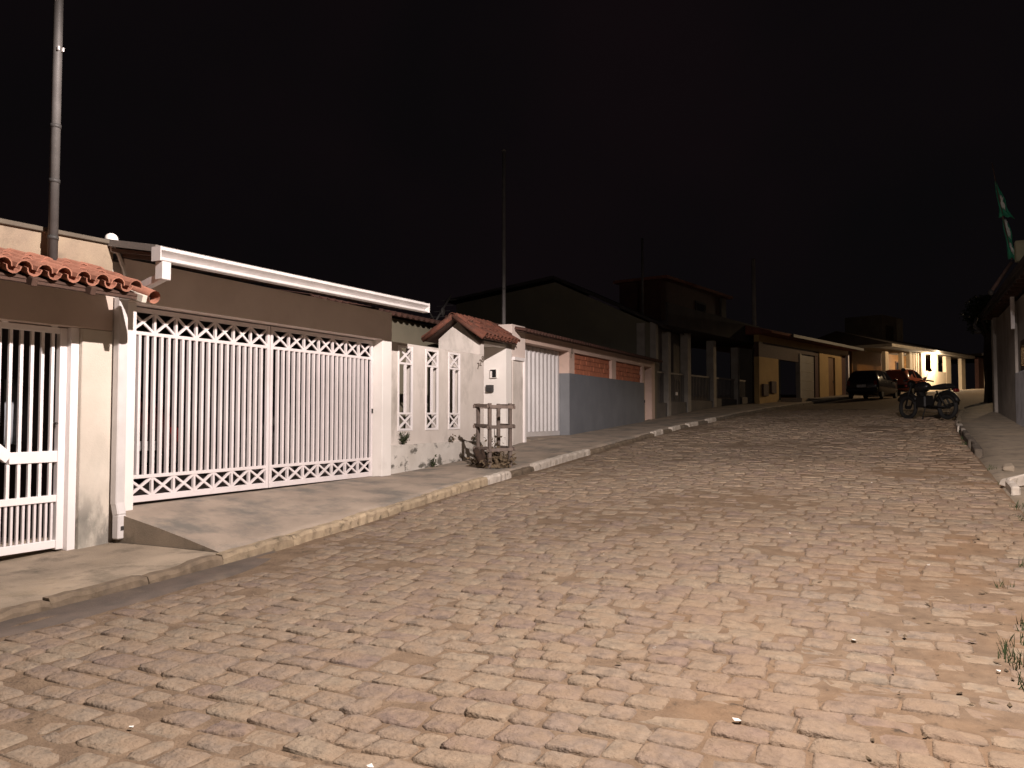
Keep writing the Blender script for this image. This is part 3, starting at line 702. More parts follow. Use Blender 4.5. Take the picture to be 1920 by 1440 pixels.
for sx in (1, -1): MB().tube([(-9.16 + sx * .80, 15.70, 2.83), (-9.16, 15.70, 3.35)], .058, 8).build('rake_tile', 'tile_dark', rp, smooth=True)
# meter niche and letter box on the far wall
mb = bx(-9.01, -8.83, 17.24, 17.299, 2.0, 2.21).build('meter_niche', 'white_wall', pc)
bx(-8.945, -8.84, 17.235, 17.2395, 2.012, 2.20).build('meter', 'black', mb)
bx(-9.0, -8.84, 17.236, 17.2396, 2.165, 2.202).build('dark_strip', 'iron', mb)  # thin dark strip across the top of the niche front
lb = bx(-9.10, -8.93, 17.20, 17.299, 1.66, 1.83).build('letter_box', 'iron', pc, bevel=.004)
bx(-9.085, -8.945, 17.195, 17.1995, 1.765, 1.79).build('slot', 'galv', lb)
for i, ch in enumerate('728'):
    d = text_mesh(ch, .21, .006); d.materials.clear(); d.materials.append(M['digit'])
    share(d, 'house_number', pc, (AX + .012 if i > 3 else -8.588, 15.82 + i * .105, 2.13 + i * .085), rot=(R(90), 0, R(90)))
bx(-8.9, -8.6, 17.605, 17.62, 2.48, 2.62).build('bracket', 'iron', pc)

# narrow gate between porch and peach house
ng = thing('side_gate', 'narrow white framed gate between the porch and the corrugated gate', 'gate', (-8.55, 17.95, .3))
bx(-8.62, -8.52, 18.20, 18.30, .26, 2.53).build('post', 'white_metal', ng, bevel=.005)
bx(-8.62, -8.52, 17.625, 18.198, 2.45, 2.53).build('top_rail', 'white_metal', ng, bevel=.005)
bx(-8.60, -8.57, 17.625, 18.198, .34, 2.448).build('leaf_panel', 'grey_wall', ng)
m2 = mast('tall grey service mast beside the tiled porch', -8.9, 17.78, .3, 7.75, .052, (4.25,))
bx(-8.99, -8.82, 17.70, 17.86, .3, 3.35).build('sleeve', 'white_wall', m2, bevel=.006)

# ================================================================== PEACH HOUSE
ph = thing('peach_house', 'peach house front with grey blue dado and two brick filled openings', 'house', (-8.6, 24.3, .6))
PF, PB = -8.60, -8.98
def pw(name, m, y0, y1, z0, z1, xf=PF, xb=PB, par=None, bev=0): return bx(xb, xf, y0, y1, z0, z1).build(name, m, par or ph, bevel=bev)
pw('pier', 'peach_light', 17.64, 18.40, 2.535, 3.34); pw('pier', 'peach_light', 18.302, 18.40, .1, 2.533)
bx(PB, -8.66, 17.64, 18.30, .1, 2.533).build('pier', 'grey_wall', ph)
pw('lintel', 'peach', 18.402, 21.40, 2.95, 3.10); pw('frieze', 'peach', 18.402, 30.25, 3.102, 3.28)
pw('pier', 'peach', 21.402, 21.80, 2.315, 3.10); pw('pier_dado', 'dado_light', 21.402, 21.428, .2, 2.313)
pw('dado', 'dado', 21.43, 28.82, .2, 2.313, xf=PF - .002)
pw('pier', 'peach', 25.15, 25.58, 2.315, 3.10); pw('band', 'peach', 21.802, 25.148, 2.93, 3.10); pw('band', 'peach', 25.582, 28.60, 2.93, 3.10)
pw('pier', 'peach', 28.602, 28.82, 2.315, 3.10); pw('lintel', 'peach', 28.822, 29.82, 2.95, 3.10); pw('pier', 'peach', 29.822, 30.25, .4, 3.10)
dr = bx(-8.92, -8.86, 28.825, 29.815, .6, 2.948).build('door', 'lit_wall', ph); bx(-8.859, -8.85, 28.9, 29.74, .7, 1.7).build('door_panel', 'pale_col', dr)
bx(-8.857, -8.82, 29.62, 29.68, 1.6, 1.7).build('handle', 'iron', dr)
def brick_panel(y0, y1, z0, z1):
    bp = bx(-8.90, -8.71, y0, y1, z0, z1).build('brick_infill', 'mortar', ph)
    b = MB(); q = random.Random(int(y0 * 10)); z = z0 + .012; r_ = 0
    while z < z1 - .05:
        y_ = y0 + .01 - (.1 if r_ % 2 else 0); h = min(.135, z1 - z - .01)
        while y_ < y1 - .02:
            l = min(.225, y1 - .01 - y_); a = max(y_, y0 + .01)
            if l - (a - y_) > .04:
                d = q.uniform(-.012, .012); b.box(-8.72, -8.685 + d, a, y_ + l, z + q.uniform(-.004, .004), z + h)
            y_ += .24
        z += .15; r_ += 1
    b.build('bricks', 'brick', bp, kind='stuff')
brick_panel(21.802, 25.148, 2.315, 2.928); brick_panel(25.582, 28.60, 2.315, 2.928)
bx(PB - .1, PB, 18.402, 30.25, 3.05, 3.30).build('ceiling_beam', 'dim_wall', ph)
b = scallop(MB(), 17.75, 30.3, .205, -8.30, -10.6, 3.17, 3.62, .085).build('roof_tiles', 'tile_old', ph, kind='stuff')
MB().hexa([(-8.36, 17.8, 3.14), (-8.36, 30.3, 3.14), (-10.6, 30.3, 3.57), (-10.6, 17.8, 3.57), (-8.36, 17.8, 3.16), (-8.36, 30.3, 3.16), (-10.6, 30.3, 3.59), (-10.6, 17.8, 3.59)]).build('roof', 'wood_dark', ph)
for i, ch in enumerate('10'):
    d = text_mesh(ch, .27, .006); d.materials.clear(); d.materials.append(M['digit'])
    share(d, 'house_number', ph, (PF + .012, 21.44 + i * .10, 2.76 + i * .12), rot=(R(90), 0, R(90)))
# corrugated gate
MB().hexa([(-9.0, 18.403, .1), (-8.52, 18.403, .1), (-8.52, 21.40, .1), (-9.0, 21.40, .1), (-9.0, 18.403, .525), (-8.56, 18.403, .485), (-8.56, 21.40, .535), (-9.0, 21.40, .527)]).build('threshold', 'concrete2', ph)
cg = thing('corrugated_gate', 'white corrugated metal driveway gate in the peach house front', 'gate', (-8.93, 19.9, .55))
b = MB(); nr = 11; y0, y1 = 18.405, 21.38; w = (y1 - y0) / nr; pts = []
for i in range(nr):
    a = y0 + i * w; pts += [(a, 0), (a + w * .34, 0), (a + w * .46, .055), (a + w * .88, .055)]
pts.append((y1, 0)); n = len(pts)
for z in (.66, 2.93): b.v += [(-8.95 + d, a, z) for a, d in pts]
for z in (.66, 2.93): b.v += [(-8.955 + d, a, z) for a, d in pts]
for i in range(n - 1): b.f += [(i, i + 1, n + i + 1, n + i), (2 * n + i, 3 * n + i, 3 * n + i + 1, 2 * n + i + 1)]
b.build('corrugated_sheet', 'white_sheet', cg)
bx(-8.97, -8.90, 18.403, 21.385, .53, .658).build('bottom_rail', 'zinc', cg)

# ================================================================== WOODEN TREE GUARD
tz = .065
def sidez(x, y): 
    r_ = up_row(y); return float(np.interp(x, [p[0] for p in r_], [p[1] for p in r_]))
TX, TY = -7.22, 14.0; tz = sidez(TX, TY)
tg = thing('tree_guard', 'weathered wooden slatted tree guard standing near the kerb before the porch', 'tree guard', (TX, TY, tz), rz=R(57))
h = .23; Pst = [(-h, -h), (h, -h), (h, h), (-h, h)]
for (x, y_) in Pst: MB().box(x - .032, x + .032, y_ - .032, y_ + .032, -.03, 1.24).build('post', 'wood', tg, local=True, bevel=.006)
for z in (.34, .78, 1.17):
    for i in range(4):
        a, c = Pst[i], Pst[(i + 1) % 4]; dx, dy = c[0] - a[0], c[1] - a[1]; nx_, ny_ = dy / (2 * h) * .045, -dx / (2 * h) * .045
        e = .09; tl = rr.uniform(-.014, .014)
        MB().bar((a[0] + nx_ - dx / (2 * h) * e, a[1] + ny_ - dy / (2 * h) * e, z + tl + (.028 if i % 2 else 0)), (c[0] + nx_ + dx / (2 * h) * e, c[1] + ny_ + dy / (2 * h) * e, z - tl + (.028 if i % 2 else 0)), .024, .062, (nx_, ny_, 0)).build('slat', 'wood', tg, local=True, bevel=.004)
b = MB(); q = random.Random(9)
for i in range(420):
    a = q.uniform(0, 6.28); r_ = q.uniform(0, 1) ** .6 * .46; z = (.40 - r_ * .55) * q.random() + .01
    c = Vector((r_ * math.cos(a), r_ * math.sin(a), max(.01, z))); d = Vector((q.uniform(-1, 1), q.uniform(-1, 1), q.uniform(-.5, .9))).normalized() * q.uniform(.05, .15)
    w_ = d.cross(Vector((q.uniform(-1, 1), q.uniform(-1, 1), q.uniform(-1, 1)))).normalized() * q.uniform(.012, .035)
    b.add([c, c + d * .5 + w_, c + d, c + d * .5 - w_], [(0, 1, 2, 3)])
for i in range(14):
    a0 = i / 14 * 6.283; a1 = (i + 1) / 14 * 6.283
    for r0_, r1_, z0_, z1_ in ((.36, .24, .0, .16), (.24, .0, .16, .27)):
        b.add([(r0_ * math.cos(a0), r0_ * math.sin(a0), z0_), (r0_ * math.cos(a1), r0_ * math.sin(a1), z0_), (r1_ * math.cos(a1), r1_ * math.sin(a1), z1_), (r1_ * math.cos(a0), r1_ * math.sin(a0), z1_)], [(0, 1, 2, 3)])
hp = b.build('dead_leaf_heap', 'debris', kind='stuff'); hp.location = (TX, TY, tz); tag(hp, 'heap of dry leaves and rubbish inside the wooden tree guard', 'leaf heap')
st = thing('stump', 'charred forked stump leaning at the left foot of the tree guard', 'stump', (TX - .10, TY - .36, tz))
bs = FR[st].translation
MB().tube([bs + Vector((.1, .10, -.02)), bs + Vector((0, -.02, .16)), bs + Vector((-.06, -.12, .36))], [.06, .075, .06], 8).build('trunk', 'burnt', st, smooth=True)
MB().tube([bs + Vector((0, 0, .12)), bs + Vector((.05, .02, .22)), bs + Vector((-.01, .07, .34))], [.05, .05, .035], 8).build('branch', 'burnt', st, smooth=True)
sg = thing('sapling', 'young wilted sapling growing inside the wooden tree guard', 'sapling', (TX, TY, tz))
bs = FR[sg].translation
MB().tube([bs, bs + Vector((.02, .01, .4)), bs + Vector((-.01, .03, .78))], [.014, .011, .006], 6).build('trunk', 'bark', sg, smooth=True)
b = MB()
for i in range(60):
    c = bs + Vector((q.gauss(.02, .10), q.gauss(0, .10), q.uniform(.18, .62))); d = Vector((q.uniform(-1, 1), q.uniform(-1, 1), q.uniform(-1, .3))).normalized() * .08; w_ = d.cross(Vector((q.random(), q.random(), 1))).normalized() * .022
    b.add([c, c + d * .5 + w_, c + d, c + d * .5 - w_], [(0, 1, 2, 3)])
b.build('leaves', 'debris', sg)

# ================================================================== antenna behind the garden wall
an = thing('aerial', 'thin metal television aerial on the roof behind the garden wall', 'aerial', (-11, 18.0, 3.6))
MB().tube([(-11, 17.9, 3.5), (-11, 18.75, 4.36)], .028, 6).build('boom', 'galv', an, smooth=True)
MB().tube([(-11, 18.0, 3.5), (-11, 17.4, 3.98)], .022, 6).build('boom', 'galv', an, smooth=True)
for k in range(4): MB().tube([(-11.25, 18.1 + k * .17, 3.70 + k * .17), (-10.75, 18.1 + k * .17, 3.70 + k * .17)], .008, 5).build('element', 'galv', an)
MB().ball((-10.95, 18.25, 3.85), .09, (.5, 1, 1.4), 8, 6).build('feed', 'galv', an, smooth=True)

# ================================================================== OLIVE TALL HOUSE
oh = thing('tall_olive_house', 'dim olive two storey house rising above the peach house', 'house', (-11, 31, 1.0))
MB().prism([(-8.62, .6), (-8.62, 4.62), (-12.8, 6.62), (-17.5, 6.0), (-17.5, .6)], 30.32, 30.52, 'Y').build('side_wall', 'olive', oh)
bx(-9.30, -8.98, 30.19, 30.315, 3.3, 4.72).build('column', 'pale_col', oh)
bx(-8.78, -8.55, 30.26, 30.56, 3.3, 4.75).build('corner_post', 'pale_col', oh)
bx(-17.5, -8.70, 30.521, 34.5, .6, 4.6).build('front_block', 'dim_wall', oh)
MB().prism([(-8.25, 4.52), (-12.85, 6.75), (-18, 6.1), (-18, 6.2), (-12.85, 6.88), (-8.25, 4.65)], 30.18, 35.0, 'Y').build('roof', 'dark_wall', oh)
thin = thing('thin_pole', 'thin dim pole standing behind the olive two storey house', 'pole', (-9.5, 31.7, 4.6))
MB().tube([(-9.5, 31.7, 4.6), (-9.5, 31.7, 8.4)], .05, 8).build('pole', 'galv', thin, smooth=True)

# ================================================================== COLUMNED HOUSE (dim)
def frame(p, ang): return Matrix.Translation(p) @ Matrix.Rotation(R(-ang), 4, 'Z')
def house_root(name, label, p, ang): return thing(name, label, 'house', p, rz=R(-ang))
P = (-8.62, 30.6, 0.0); fr = frame(P, 10.2); ch = house_root('columned_house', 'dark house front with pale square columns and low barred fence panels', P, 10.2)
def fb(*a): return MB(fr).box(*a)
fb(-3.2, -3.0, 0, 10.2, .9, 4.6).build('back_wall', 'dim_wall', ch)
for (y0, w, top) in ((1.05, .26, 4.5), (2.95, .34, 4.6), (5.75, .34, 4.5), (8.75, .26, 4.4)):
    fb(-.34, 0, y0, y0 + w, .9, top).build('column', 'pale_col', ch, bevel=.01)
cols = (1.05, 2.95, 5.75, 8.75)
for a, b_ in ((0.0, 1.04), (1.32, 2.94), (3.30, 5.74), (6.10, 8.74), (9.02, 10.2)):
    fb(-.24, -.06, a, b_, .9, 1.62 + .045 * a).build('low_wall', 'dim_wall', ch)
    fn = fb(-.20, -.14, a, b_, 2.80, 2.87).build('fence_panel', 'pale_col', ch)
    k = a + .1
    while k < b_ - .04: fb(-.18, -.155, k, k + .04, 1.62 + .045 * a, 2.80).build('bar', 'dim_wall', fn); k += .16
fb(-3.0, .55, -.1, 10.3, 4.62, 4.80).build('balcony_slab', 'dark_wall', ch)
fb(.45, .53, -.1, 10.3, 4.802, 5.5).build('balcony_wall', 'dark_wall', ch)
fb(-3.2, -1.2, 2.9, 10.2, 4.802, 7.0).build('upper_wall', 'maroon', ch)
fb(-1.2, -1.1, 9.6, 10.2, 4.802, 7.1).build('upper_column', 'dim_wall', ch)
wq = fb(-1.198, -1.16, 6.6, 7.8, 5.7, 6.5).build('window', 'dark_wall', ch); fb(-1.159, -1.15, 6.7, 7.7, 5.8, 6.4).build('pane', 'glass', wq)
fb(-3.4, -.8, 2.7, 10.4, 7.0, 7.12).build('roof', 'tile_dark', ch)
MB(fr).ball((-1.1, 6.15, 5.62), .05, (1, 1.6, 1), 8, 6).build('wall_lamp', 'small_lamp', ch, smooth=True)
fb(-1.16, -1.10, 6.08, 6.22, 5.66, 5.74).build('lamp_bracket', 'iron', ch)
fb(-.155, -.13, 2.05, 2.22, 1.95, 2.08).build('letter_plate', 'white_metal', ch)
tp = thing('slim_pole', 'slim dim utility pole beside the yellow house', 'pole', (-5.6, 41.0, 1.7))
MB().tube([(-6.6, 41.2, 1.4), (-6.6, 41.2, 9.0)], [.12, .09], 8).build('pole', 'concrete_pole', tp, smooth=True)

# ================================================================== YELLOW HOUSE
P = (-5.9, 39.4, 0.0); fr = frame(P, 14.5); yh = house_root('yellow_house', 'low ochre yellow house with brown door and long eave', P, 14.5)
z0 = 1.55
fb(-.25, 0, -.5, 1.8, z0, 3.9).build('wall', 'yellow', yh)
for k, (a, b_, c, d_) in enumerate(((-.25, .35, 2.05, 2.62), (.7, 1.3, 2.2, 2.78))): fb(.002, .10, a, b_, c, d_).build('meter_cabinet', 'wood_dark', yh, bevel=.01)
fb(-.25, 0, -.5, 12.3, 4.62, 4.95).build('frieze', 'yellow', yh)
fb(-.25, -.02, 1.8, 4.55, 3.9, 4.62).build('lintel', 'wood_dark', yh); fb(-.25, -.01, -.5, 1.8, 3.9, 4.62).build('lintel', 'wood_dark', yh)
fb(-2.4, -2.2, 1.5, 7.5, z0, 4.62).build('garage_back', 'dark_wall', yh)
fb(-.2, .03, 4.55, 4.8, z0, 4.35).build('post', 'pale_col', yh)
gp = fb(-.14, -.08, 4.8, 6.85, z0 + .1, 4.30).build('garage_door', 'grey_panel', yh)
for k in range(5): fb(-.079, -.065, 4.85, 6.8, 2.0 + k * .48, 2.03 + k * .48).build('slat', 'pale_col', gp)
fb(-.2, -.02, 4.55, 7.4, 4.36, 4.62).build('lintel', 'wood_dark', yh)
fb(-.25, -.03, 6.86, 7.4, z0, 4.35).build('reveal', 'maroon', yh)
fb(-.25, .02, 7.42, 8.8, z0, 4.62).build('wall', 'yellow', yh); fb(-.25, .02, 9.9, 11.0, z0, 4.62).build('wall', 'yellow', yh); fb(-.25, .02, 8.8, 9.9, 4.42, 4.62).build('wall', 'yellow', yh)
d_ = fb(-.12, -.06, 8.802, 9.898, z0 + .4, 4.418).build('door', 'brown_door', yh); fb(-.058, -.02, 9.7, 9.78, 3.0, 3.1).build('handle', 'iron', d_)
fb(-.1, .03, 8.802, 9.898, z0, z0 + .398).build('door_step', 'concrete', yh)
fb(-.25, -.04, 11.0, 12.3, z0, 4.62).build('wall', 'maroon', yh)
fb(-.02, .1, 11.95, 12.1, z0, 4.7).build('pipe', 'white_metal', yh)
fb(-3.0, .75, -.8, 12.6, 4.96, 5.06).build('roof', 'tile_dark', yh)
MB(fr).prism([(.7, 5.062), (-3.0, 6.1), (-6.5, 5.062)], -.8, 12.6, 'Y').build('roof_slope', 'tile_dark', yh)
fb(.752, .86, 1.6, 12.4, 4.93, 5.07).build('gutter', 'galv', yh)
fb(.05, 1.1, 1.9, 9.0, 1.75, 1.98).build('front_step', 'concrete', yh, bevel=.02)

# ================================================================== LIT HOUSE AT THE BEND
P = (-1.0, 59.6, 0.0); fr = frame(P, 21.0); lh = house_root('porch_lit_house', 'cream house at the street bend lit by a bare porch bulb', P, 21.0)
z0 = 2.4
for a, b_, c, d_ in ((.1, .6, z0, 5.5), (2.9, 3.2, z0, 5.6), (4.3, 4.6, z0, 5.7), (6.45, 7.2, z0, 5.75), (9.0, 9.75, z0, 5.75), (11.45, 12.5, z0, 5.75), (14.9, 15.75, z0, 5.75)):
    fb(-.25, 0, a, b_, c, d_).build('pier', 'lit_wall', lh)
for a, b_, h_ in ((3.2, 4.3, 4.5), (7.2, 9.0, 4.45), (9.75, 11.45, 4.5)): fb(-.2, -.01, a, b_, z0, h_).build('parapet', 'lit_wall', lh)
b = MB(fr)
for k in range(9): b.box(-.16, -.12 + (.03 if k % 2 else 0), 4.605 + k * .205, 4.605 + (k + 1) * .205, z0 + .3, 5.7)
b.build('corrugated_gate', 'lit_wall', lh)
fb(-2.5, -2.3, .1, 15.75, z0, 5.8).build('porch_back_wall', 'brown_door', lh)
for a in (7.6, 10.0): w_ = fb(-2.298, -2.26, a, a + 1.1, 4.1, 5.3).build('window', 'wood_dark', lh); fb(-2.258, -2.25, a + .1, a + 1.0, 4.2, 5.2).build('pane', 'glass', w_)
fb(-2.5, .6, -.3, 16.2, 5.78, 5.98).build('eave', 'pale_col', lh)
MB(fr).prism([(.62, 5.982), (-3.2, 7.1), (-7, 5.982)], -.3, 16.2, 'Y').build('roof', 'dark_wall', lh)
fb(-7.0, -4.0, 9.5, 13.1, 5.99, 9.2).build('upper_floor', 'dim_wall', lh)
fb(-3.98, -3.7, 12.3, 12.9, 6.5, 9.1).build('upper_pier', 'pale_col', lh)
fb(-3.996, -3.95, 10.2, 11.6, 7.3, 8.4).build('upper_window', 'dark_wall', lh)
bl = MB(fr).ball((.30, 8.0, 5.60), .11, (1, 1, 1.1), 12, 8).build('porch_bulb', 'bulb', lh, smooth=True)
fb(.26, .34, 7.96, 8.04, 5.70, 5.779).build('bulb_holder', 'iron', lh)
ld = bpy.data.lights.new('porch_light', 'POINT'); ld.energy = PORCH_POWER * 4; ld.color = (1, .80, .55); ld.shadow_soft_size = .12
lo = bpy.data.objects.new('porch_light', ld); C.objects.link(lo); lo.parent = lh; lo.location = (.62, 8.0, 5.45)
fp = thing('far_pole', 'thin far pole standing above the porch lit house', 'pole', (6.0, 80, 3.5))
MB().tube([(6.5, 77, 3.3), (6.5, 77, 9.5)], .10, 8).build('pole', 'concrete_pole', fp, smooth=True)
# neighbour to its right
P = (5.6, 76.0, 0.0); fr = frame(P, 26.0); nh = house_root('end_house', 'narrow reddish house front beside the porch lit house', P, 26.0)
fb(-.3, 0, .3, 9, 2.8, 6.0).build('wall', 'maroon', nh); fb(.002, .12, 1.3, 2.1, 3.0, 6.1).build('pier', 'lit_wall', nh); fb(.002, .12, 6.2, 7.0, 3.0, 6.1).build('pier', 'pale_col', nh)
d_ = fb(.003, .05, 3.0, 4.3, 3.0, 5.2).build('door', 'wood_dark', nh); fb(.051, .08, 4.1, 4.18, 4.0, 4.1).build('handle', 'iron', d_)
fb(-6, .5, .1, 9.3, 6.11, 6.3).build('roof', 'dark_wall', nh)

# ================================================================== VEHICLES
def car(name, label, loc, rz, paint, group='cars parked along the left kerb'):
    t = thing(name, label, 'car', loc, rz=rz, group=group)
    # y: rear -> front ; (y, half width, z bottom, z belt, roof half width, z roof)
    st = [(-1.93, .66, .42, .72, .60, .80), (-1.88, .76, .30, .88, .66, .97), (-1.72, .80, .26, .93, .58, 1.30), (-1.40, .82, .22, .94, .57, 1.43), (-.5, .83, .20, .93, .59, 1.47), (.25, .83, .20, .92, .58, 1.43),
          (.95, .82, .20, .90, .66, .97), (1.55, .79, .22, .84, .62, .90), (1.86, .72, .27, .70, .60, .76), (1.93, .62, .36, .60, .52, .64)]
    V, F = [], []; K = 12
    for (y_, w, zb, zt, wr, zr) in st:
        half = [(w * .86, zb), (w, zb + .16), (w * 1.0, (zb + zt) / 2 + .05), (w * .965, zt), (wr, zr - .035), (wr * .72, zr)]
        V += [(x, y_, z) for x, z in half] + [(-x, y_, z) for x, z in reversed(half)]
    n = len(st)
    for i in range(n - 1):
        for k in range(K): F.append((i * K + k, i * K + (k + 1) % K, (i + 1) * K + (k + 1) % K, (i + 1) * K + k))
    F += [tuple(range(K)), tuple(range((n - 1) * K, n * K))]
    body = MB().add(V, F).build('body', paint, t, smooth=True, local=True)
    def P_(i, k): return Vector(V[i * K + k])
    def pane(nm, q, m='glass', off=.008, par=t, sh=.86):
        c = sum(q, Vector()) / len(q); nrm = (q[1] - q[0]).cross(q[2] - q[0]).normalized()
        if nrm.dot(c - Vector((0, 0, .8))) < 0: nrm = -nrm
        q2 = [c + (p - c) * sh + nrm * off for p in q]; q3 = [p - nrm * .02 for p in q2]; m_ = len(q)
        return MB().add(q2 + q3, [tuple(range(m_)), tuple(range(2 * m_ - 1, m_ - 1, -1))] + [(i, (i + 1) % m_, m_ + (i + 1) % m_, m_ + i) for i in range(m_)]).build(nm, m, par, local=True)
    pane('rear_window', [P_(1, 4), P_(2, 4), P_(2, 7), P_(1, 7)]); pane('windscreen', [P_(5, 4), P_(6, 4), P_(6, 7), P_(5, 7)])
    for a, c in ((3, 4), (8, 7)):
        pane('side_window', [P_(2, a), P_(4, a), P_(4, c), P_(3, c)]); pane('side_window', [P_(4, a), P_(6, a), P_(5, c), P_(4, c)])
    for sx in (1, -1):
        for y_ in (-1.22, 1.24):
            w_ = MB().torus((sx * .74, y_, .29), .215, .078, 'X', 20, 8).build('wheel', 'rubber', t, smooth=True, local=True)
            MB().tube([(sx * .71, y_, .29), (sx * .80, y_, .29)], .17, 14).build('rim', 'galv', w_, local=True)
        MB().box(min(sx * .56, sx * .72), max(sx * .56, sx * .72), -1.935, -1.86, .66, .90).build('tail_light', 'tail', t, bevel=.02, local=True)
        MB().box(min(sx * .40, sx * .66), max(sx * .40, sx * .66), 1.86, 1.94, .56, .70).build('headlight', 'head', t, bevel=.02, local=True)
        m_ = MB().ball((sx * .93, .62, .98), .10, (1, .6, .75), 8, 6).build('mirror', paint, t, smooth=True, local=True)
        MB().box(min(sx * .82, sx * .90), max(sx * .82, sx * .90), .60, .64, .93, .97).build('mirror_arm', 'black', m_, local=True)
    MB().box(-.76, .76, -2.0, -1.86, .34, .54).build('rear_bumper', 'black', t, bevel=.04, local=True)
    MB().box(-.68, .68, 1.88, 2.0, .32, .50).build('front_bumper', 'black', t, bevel=.04, local=True)
    MB().box(-.22, .22, -2.015, -2.001, .56, .70).build('number_plate', 'plate', t, local=True)
    return t
car('parked_car', 'dark hatchback with a pale rear plate parked at the far left kerb', (-1.35, 45.8, zs(45.8)), R(-14), 'car_dark')
car('parked_car', 'reddish brown car parked ahead of the dark hatchback', (.15, 52.0, zs(52)), R(-17), 'car_red')
car('parked_car', 'dark red car parked in the carport behind the white garage gate', (-12.2, 8.3, -.01), R(92), 'car_garage', group='car in the carport')

def motorcycle(label, loc, rz, sc):
    t = thing('motorcycle', label, 'motorcycle', loc, rz=rz); t.scale = (sc, sc, sc)
    FR[t] = FR[t] @ Matrix.Diagonal((sc, sc, sc, 1))
    for y_, nm in ((.66, 'front_wheel'), (-.66, 'rear_wheel')):
        w_ = MB().torus((0, y_, .31), .265, .048, 'X', 28, 8).build(nm, 'rubber', t, smooth=True, local=True)
        MB().torus((0, y_, .31), .215, .014, 'X', 24, 6).build('rim', 'black', w_, smooth=True, local=True)
        MB().tube([(-.06, y_, .31), (.06, y_, .31)], .045, 10).build('hub', 'black', w_, local=True)
        b = MB()
        for k in range(12):
            a = k * math.pi / 6; b.tube([(.02 * (-1) ** k, y_, .31), (0, y_ + .21 * math.cos(a), .31 + .21 * math.sin(a))], .003, 4)
        b.build('spokes', 'black', w_, local=True)
    for sx in (-.085, .085):
        MB().tube([(sx, .66, .31), (sx, .42, .92)], .02, 8).build('fork_leg', 'black', t, smooth=True, local=True)
        MB().tube([(sx * .9, -.66, .36), (sx * 1.1, -.42, .70)], .022, 8).build('shock', 'black', t, smooth=True, local=True)
        MB().tube([(sx, -.66, .31), (sx, -.05, .34)], .018, 8).build('swing_arm', 'black', t, smooth=True, local=True)
    MB().tube([(0, .42, .90), (0, .30, .62), (0, .1, .30), (0, -.15, .28), (0, -.3, .62), (0, -.75, .72)], .026, 8).build('frame', 'black', t, smooth=True, local=True)
    MB().tube([(-.36, .30, .98), (-.22, .36, 1.02), (-.08, .40, .96), (.08, .40, .96), (.22, .36, 1.02), (.36, .30, .98)], .014, 8).build('handlebar', 'black', t, smooth=True, local=True)
    for sx in (-1, 1):
        MB().tube([(sx * .30, .33, 1.0), (sx * .45, .27, .97)], .02, 8).build('grip', 'rubber', t, smooth=True, local=True)
        m_ = MB().ball((sx * .40, .33, 1.26), .07, (1, .25, .65), 10, 6).build('mirror', 'black', t, smooth=True, local=True)
        MB().tube([(sx * .26, .35, 1.0), (sx * .38, .35, 1.22)], .007, 6).build('mirror_stalk', 'black', m_, local=True)
        MB().ball((sx * .17, .52, .86), .035, (1, 1.2, 1), 8, 6).build('indicator', 'tail', t, smooth=True, local=True)
    MB().ball((0, .52, .90), .11, (1, .8, 1.05), 12, 8).build('headlamp', 'black', t, smooth=True, local=True)
    MB().ball((0, .15, .82), .21, (.72, 1.25, .66), 14, 8).build('tank', 'car_dark', t, smooth=True, local=True)
    MB().prism([(-.80, .80), (-.70, .88), (-.35, .84), (-.08, .80), (-.02, .74), (-.4, .73), (-.78, .76)], -.13, .13, 'X').build('seat', 'rubber', t, bevel=.03, local=True)
    MB().box(-.14, .14, -.08, .24, .30, .60).build('engine', 'black', t, bevel=.03, local=True)
    MB().tube([(0, .12, .56), (0, .22, .70)], .08, 10).build('cylinder', 'black', t, local=True)
    for nm, y_, a0, a1 in (('front_mudguard', .66, 30, 150), ('rear_mudguard', -.66, 25, 165)):
        MB().tube([(0, y_ + .34 * math.cos(R(a)), .31 + .34 * math.sin(R(a))) for a in range(a0, a1 + 1, 15)], .062, 8).build(nm, 'black', t, smooth=True, local=True)
    MB().tube([(.13, .20, .45), (.17, .05, .28), (.18, -.3, .30), (.19, -.78, .40)], [.02, .025, .045, .05], 10).build('exhaust', 'black', t, smooth=True, local=True)
    MB().box(-.06, .06, -.98, -.90, .66, .74).build('tail_light', 'tail', t, bevel=.01, local=True)
    MB().tube([(-.10, -.05, .30), (-.24, -.10, .01)], .012, 6).build('side_stand', 'black', t, local=True)
    return t
motorcycle('dark motorcycle parked by the right kerb in front of the lit house', (.75, 30.2, zs(30.2) + .01), R(40), 1.34)

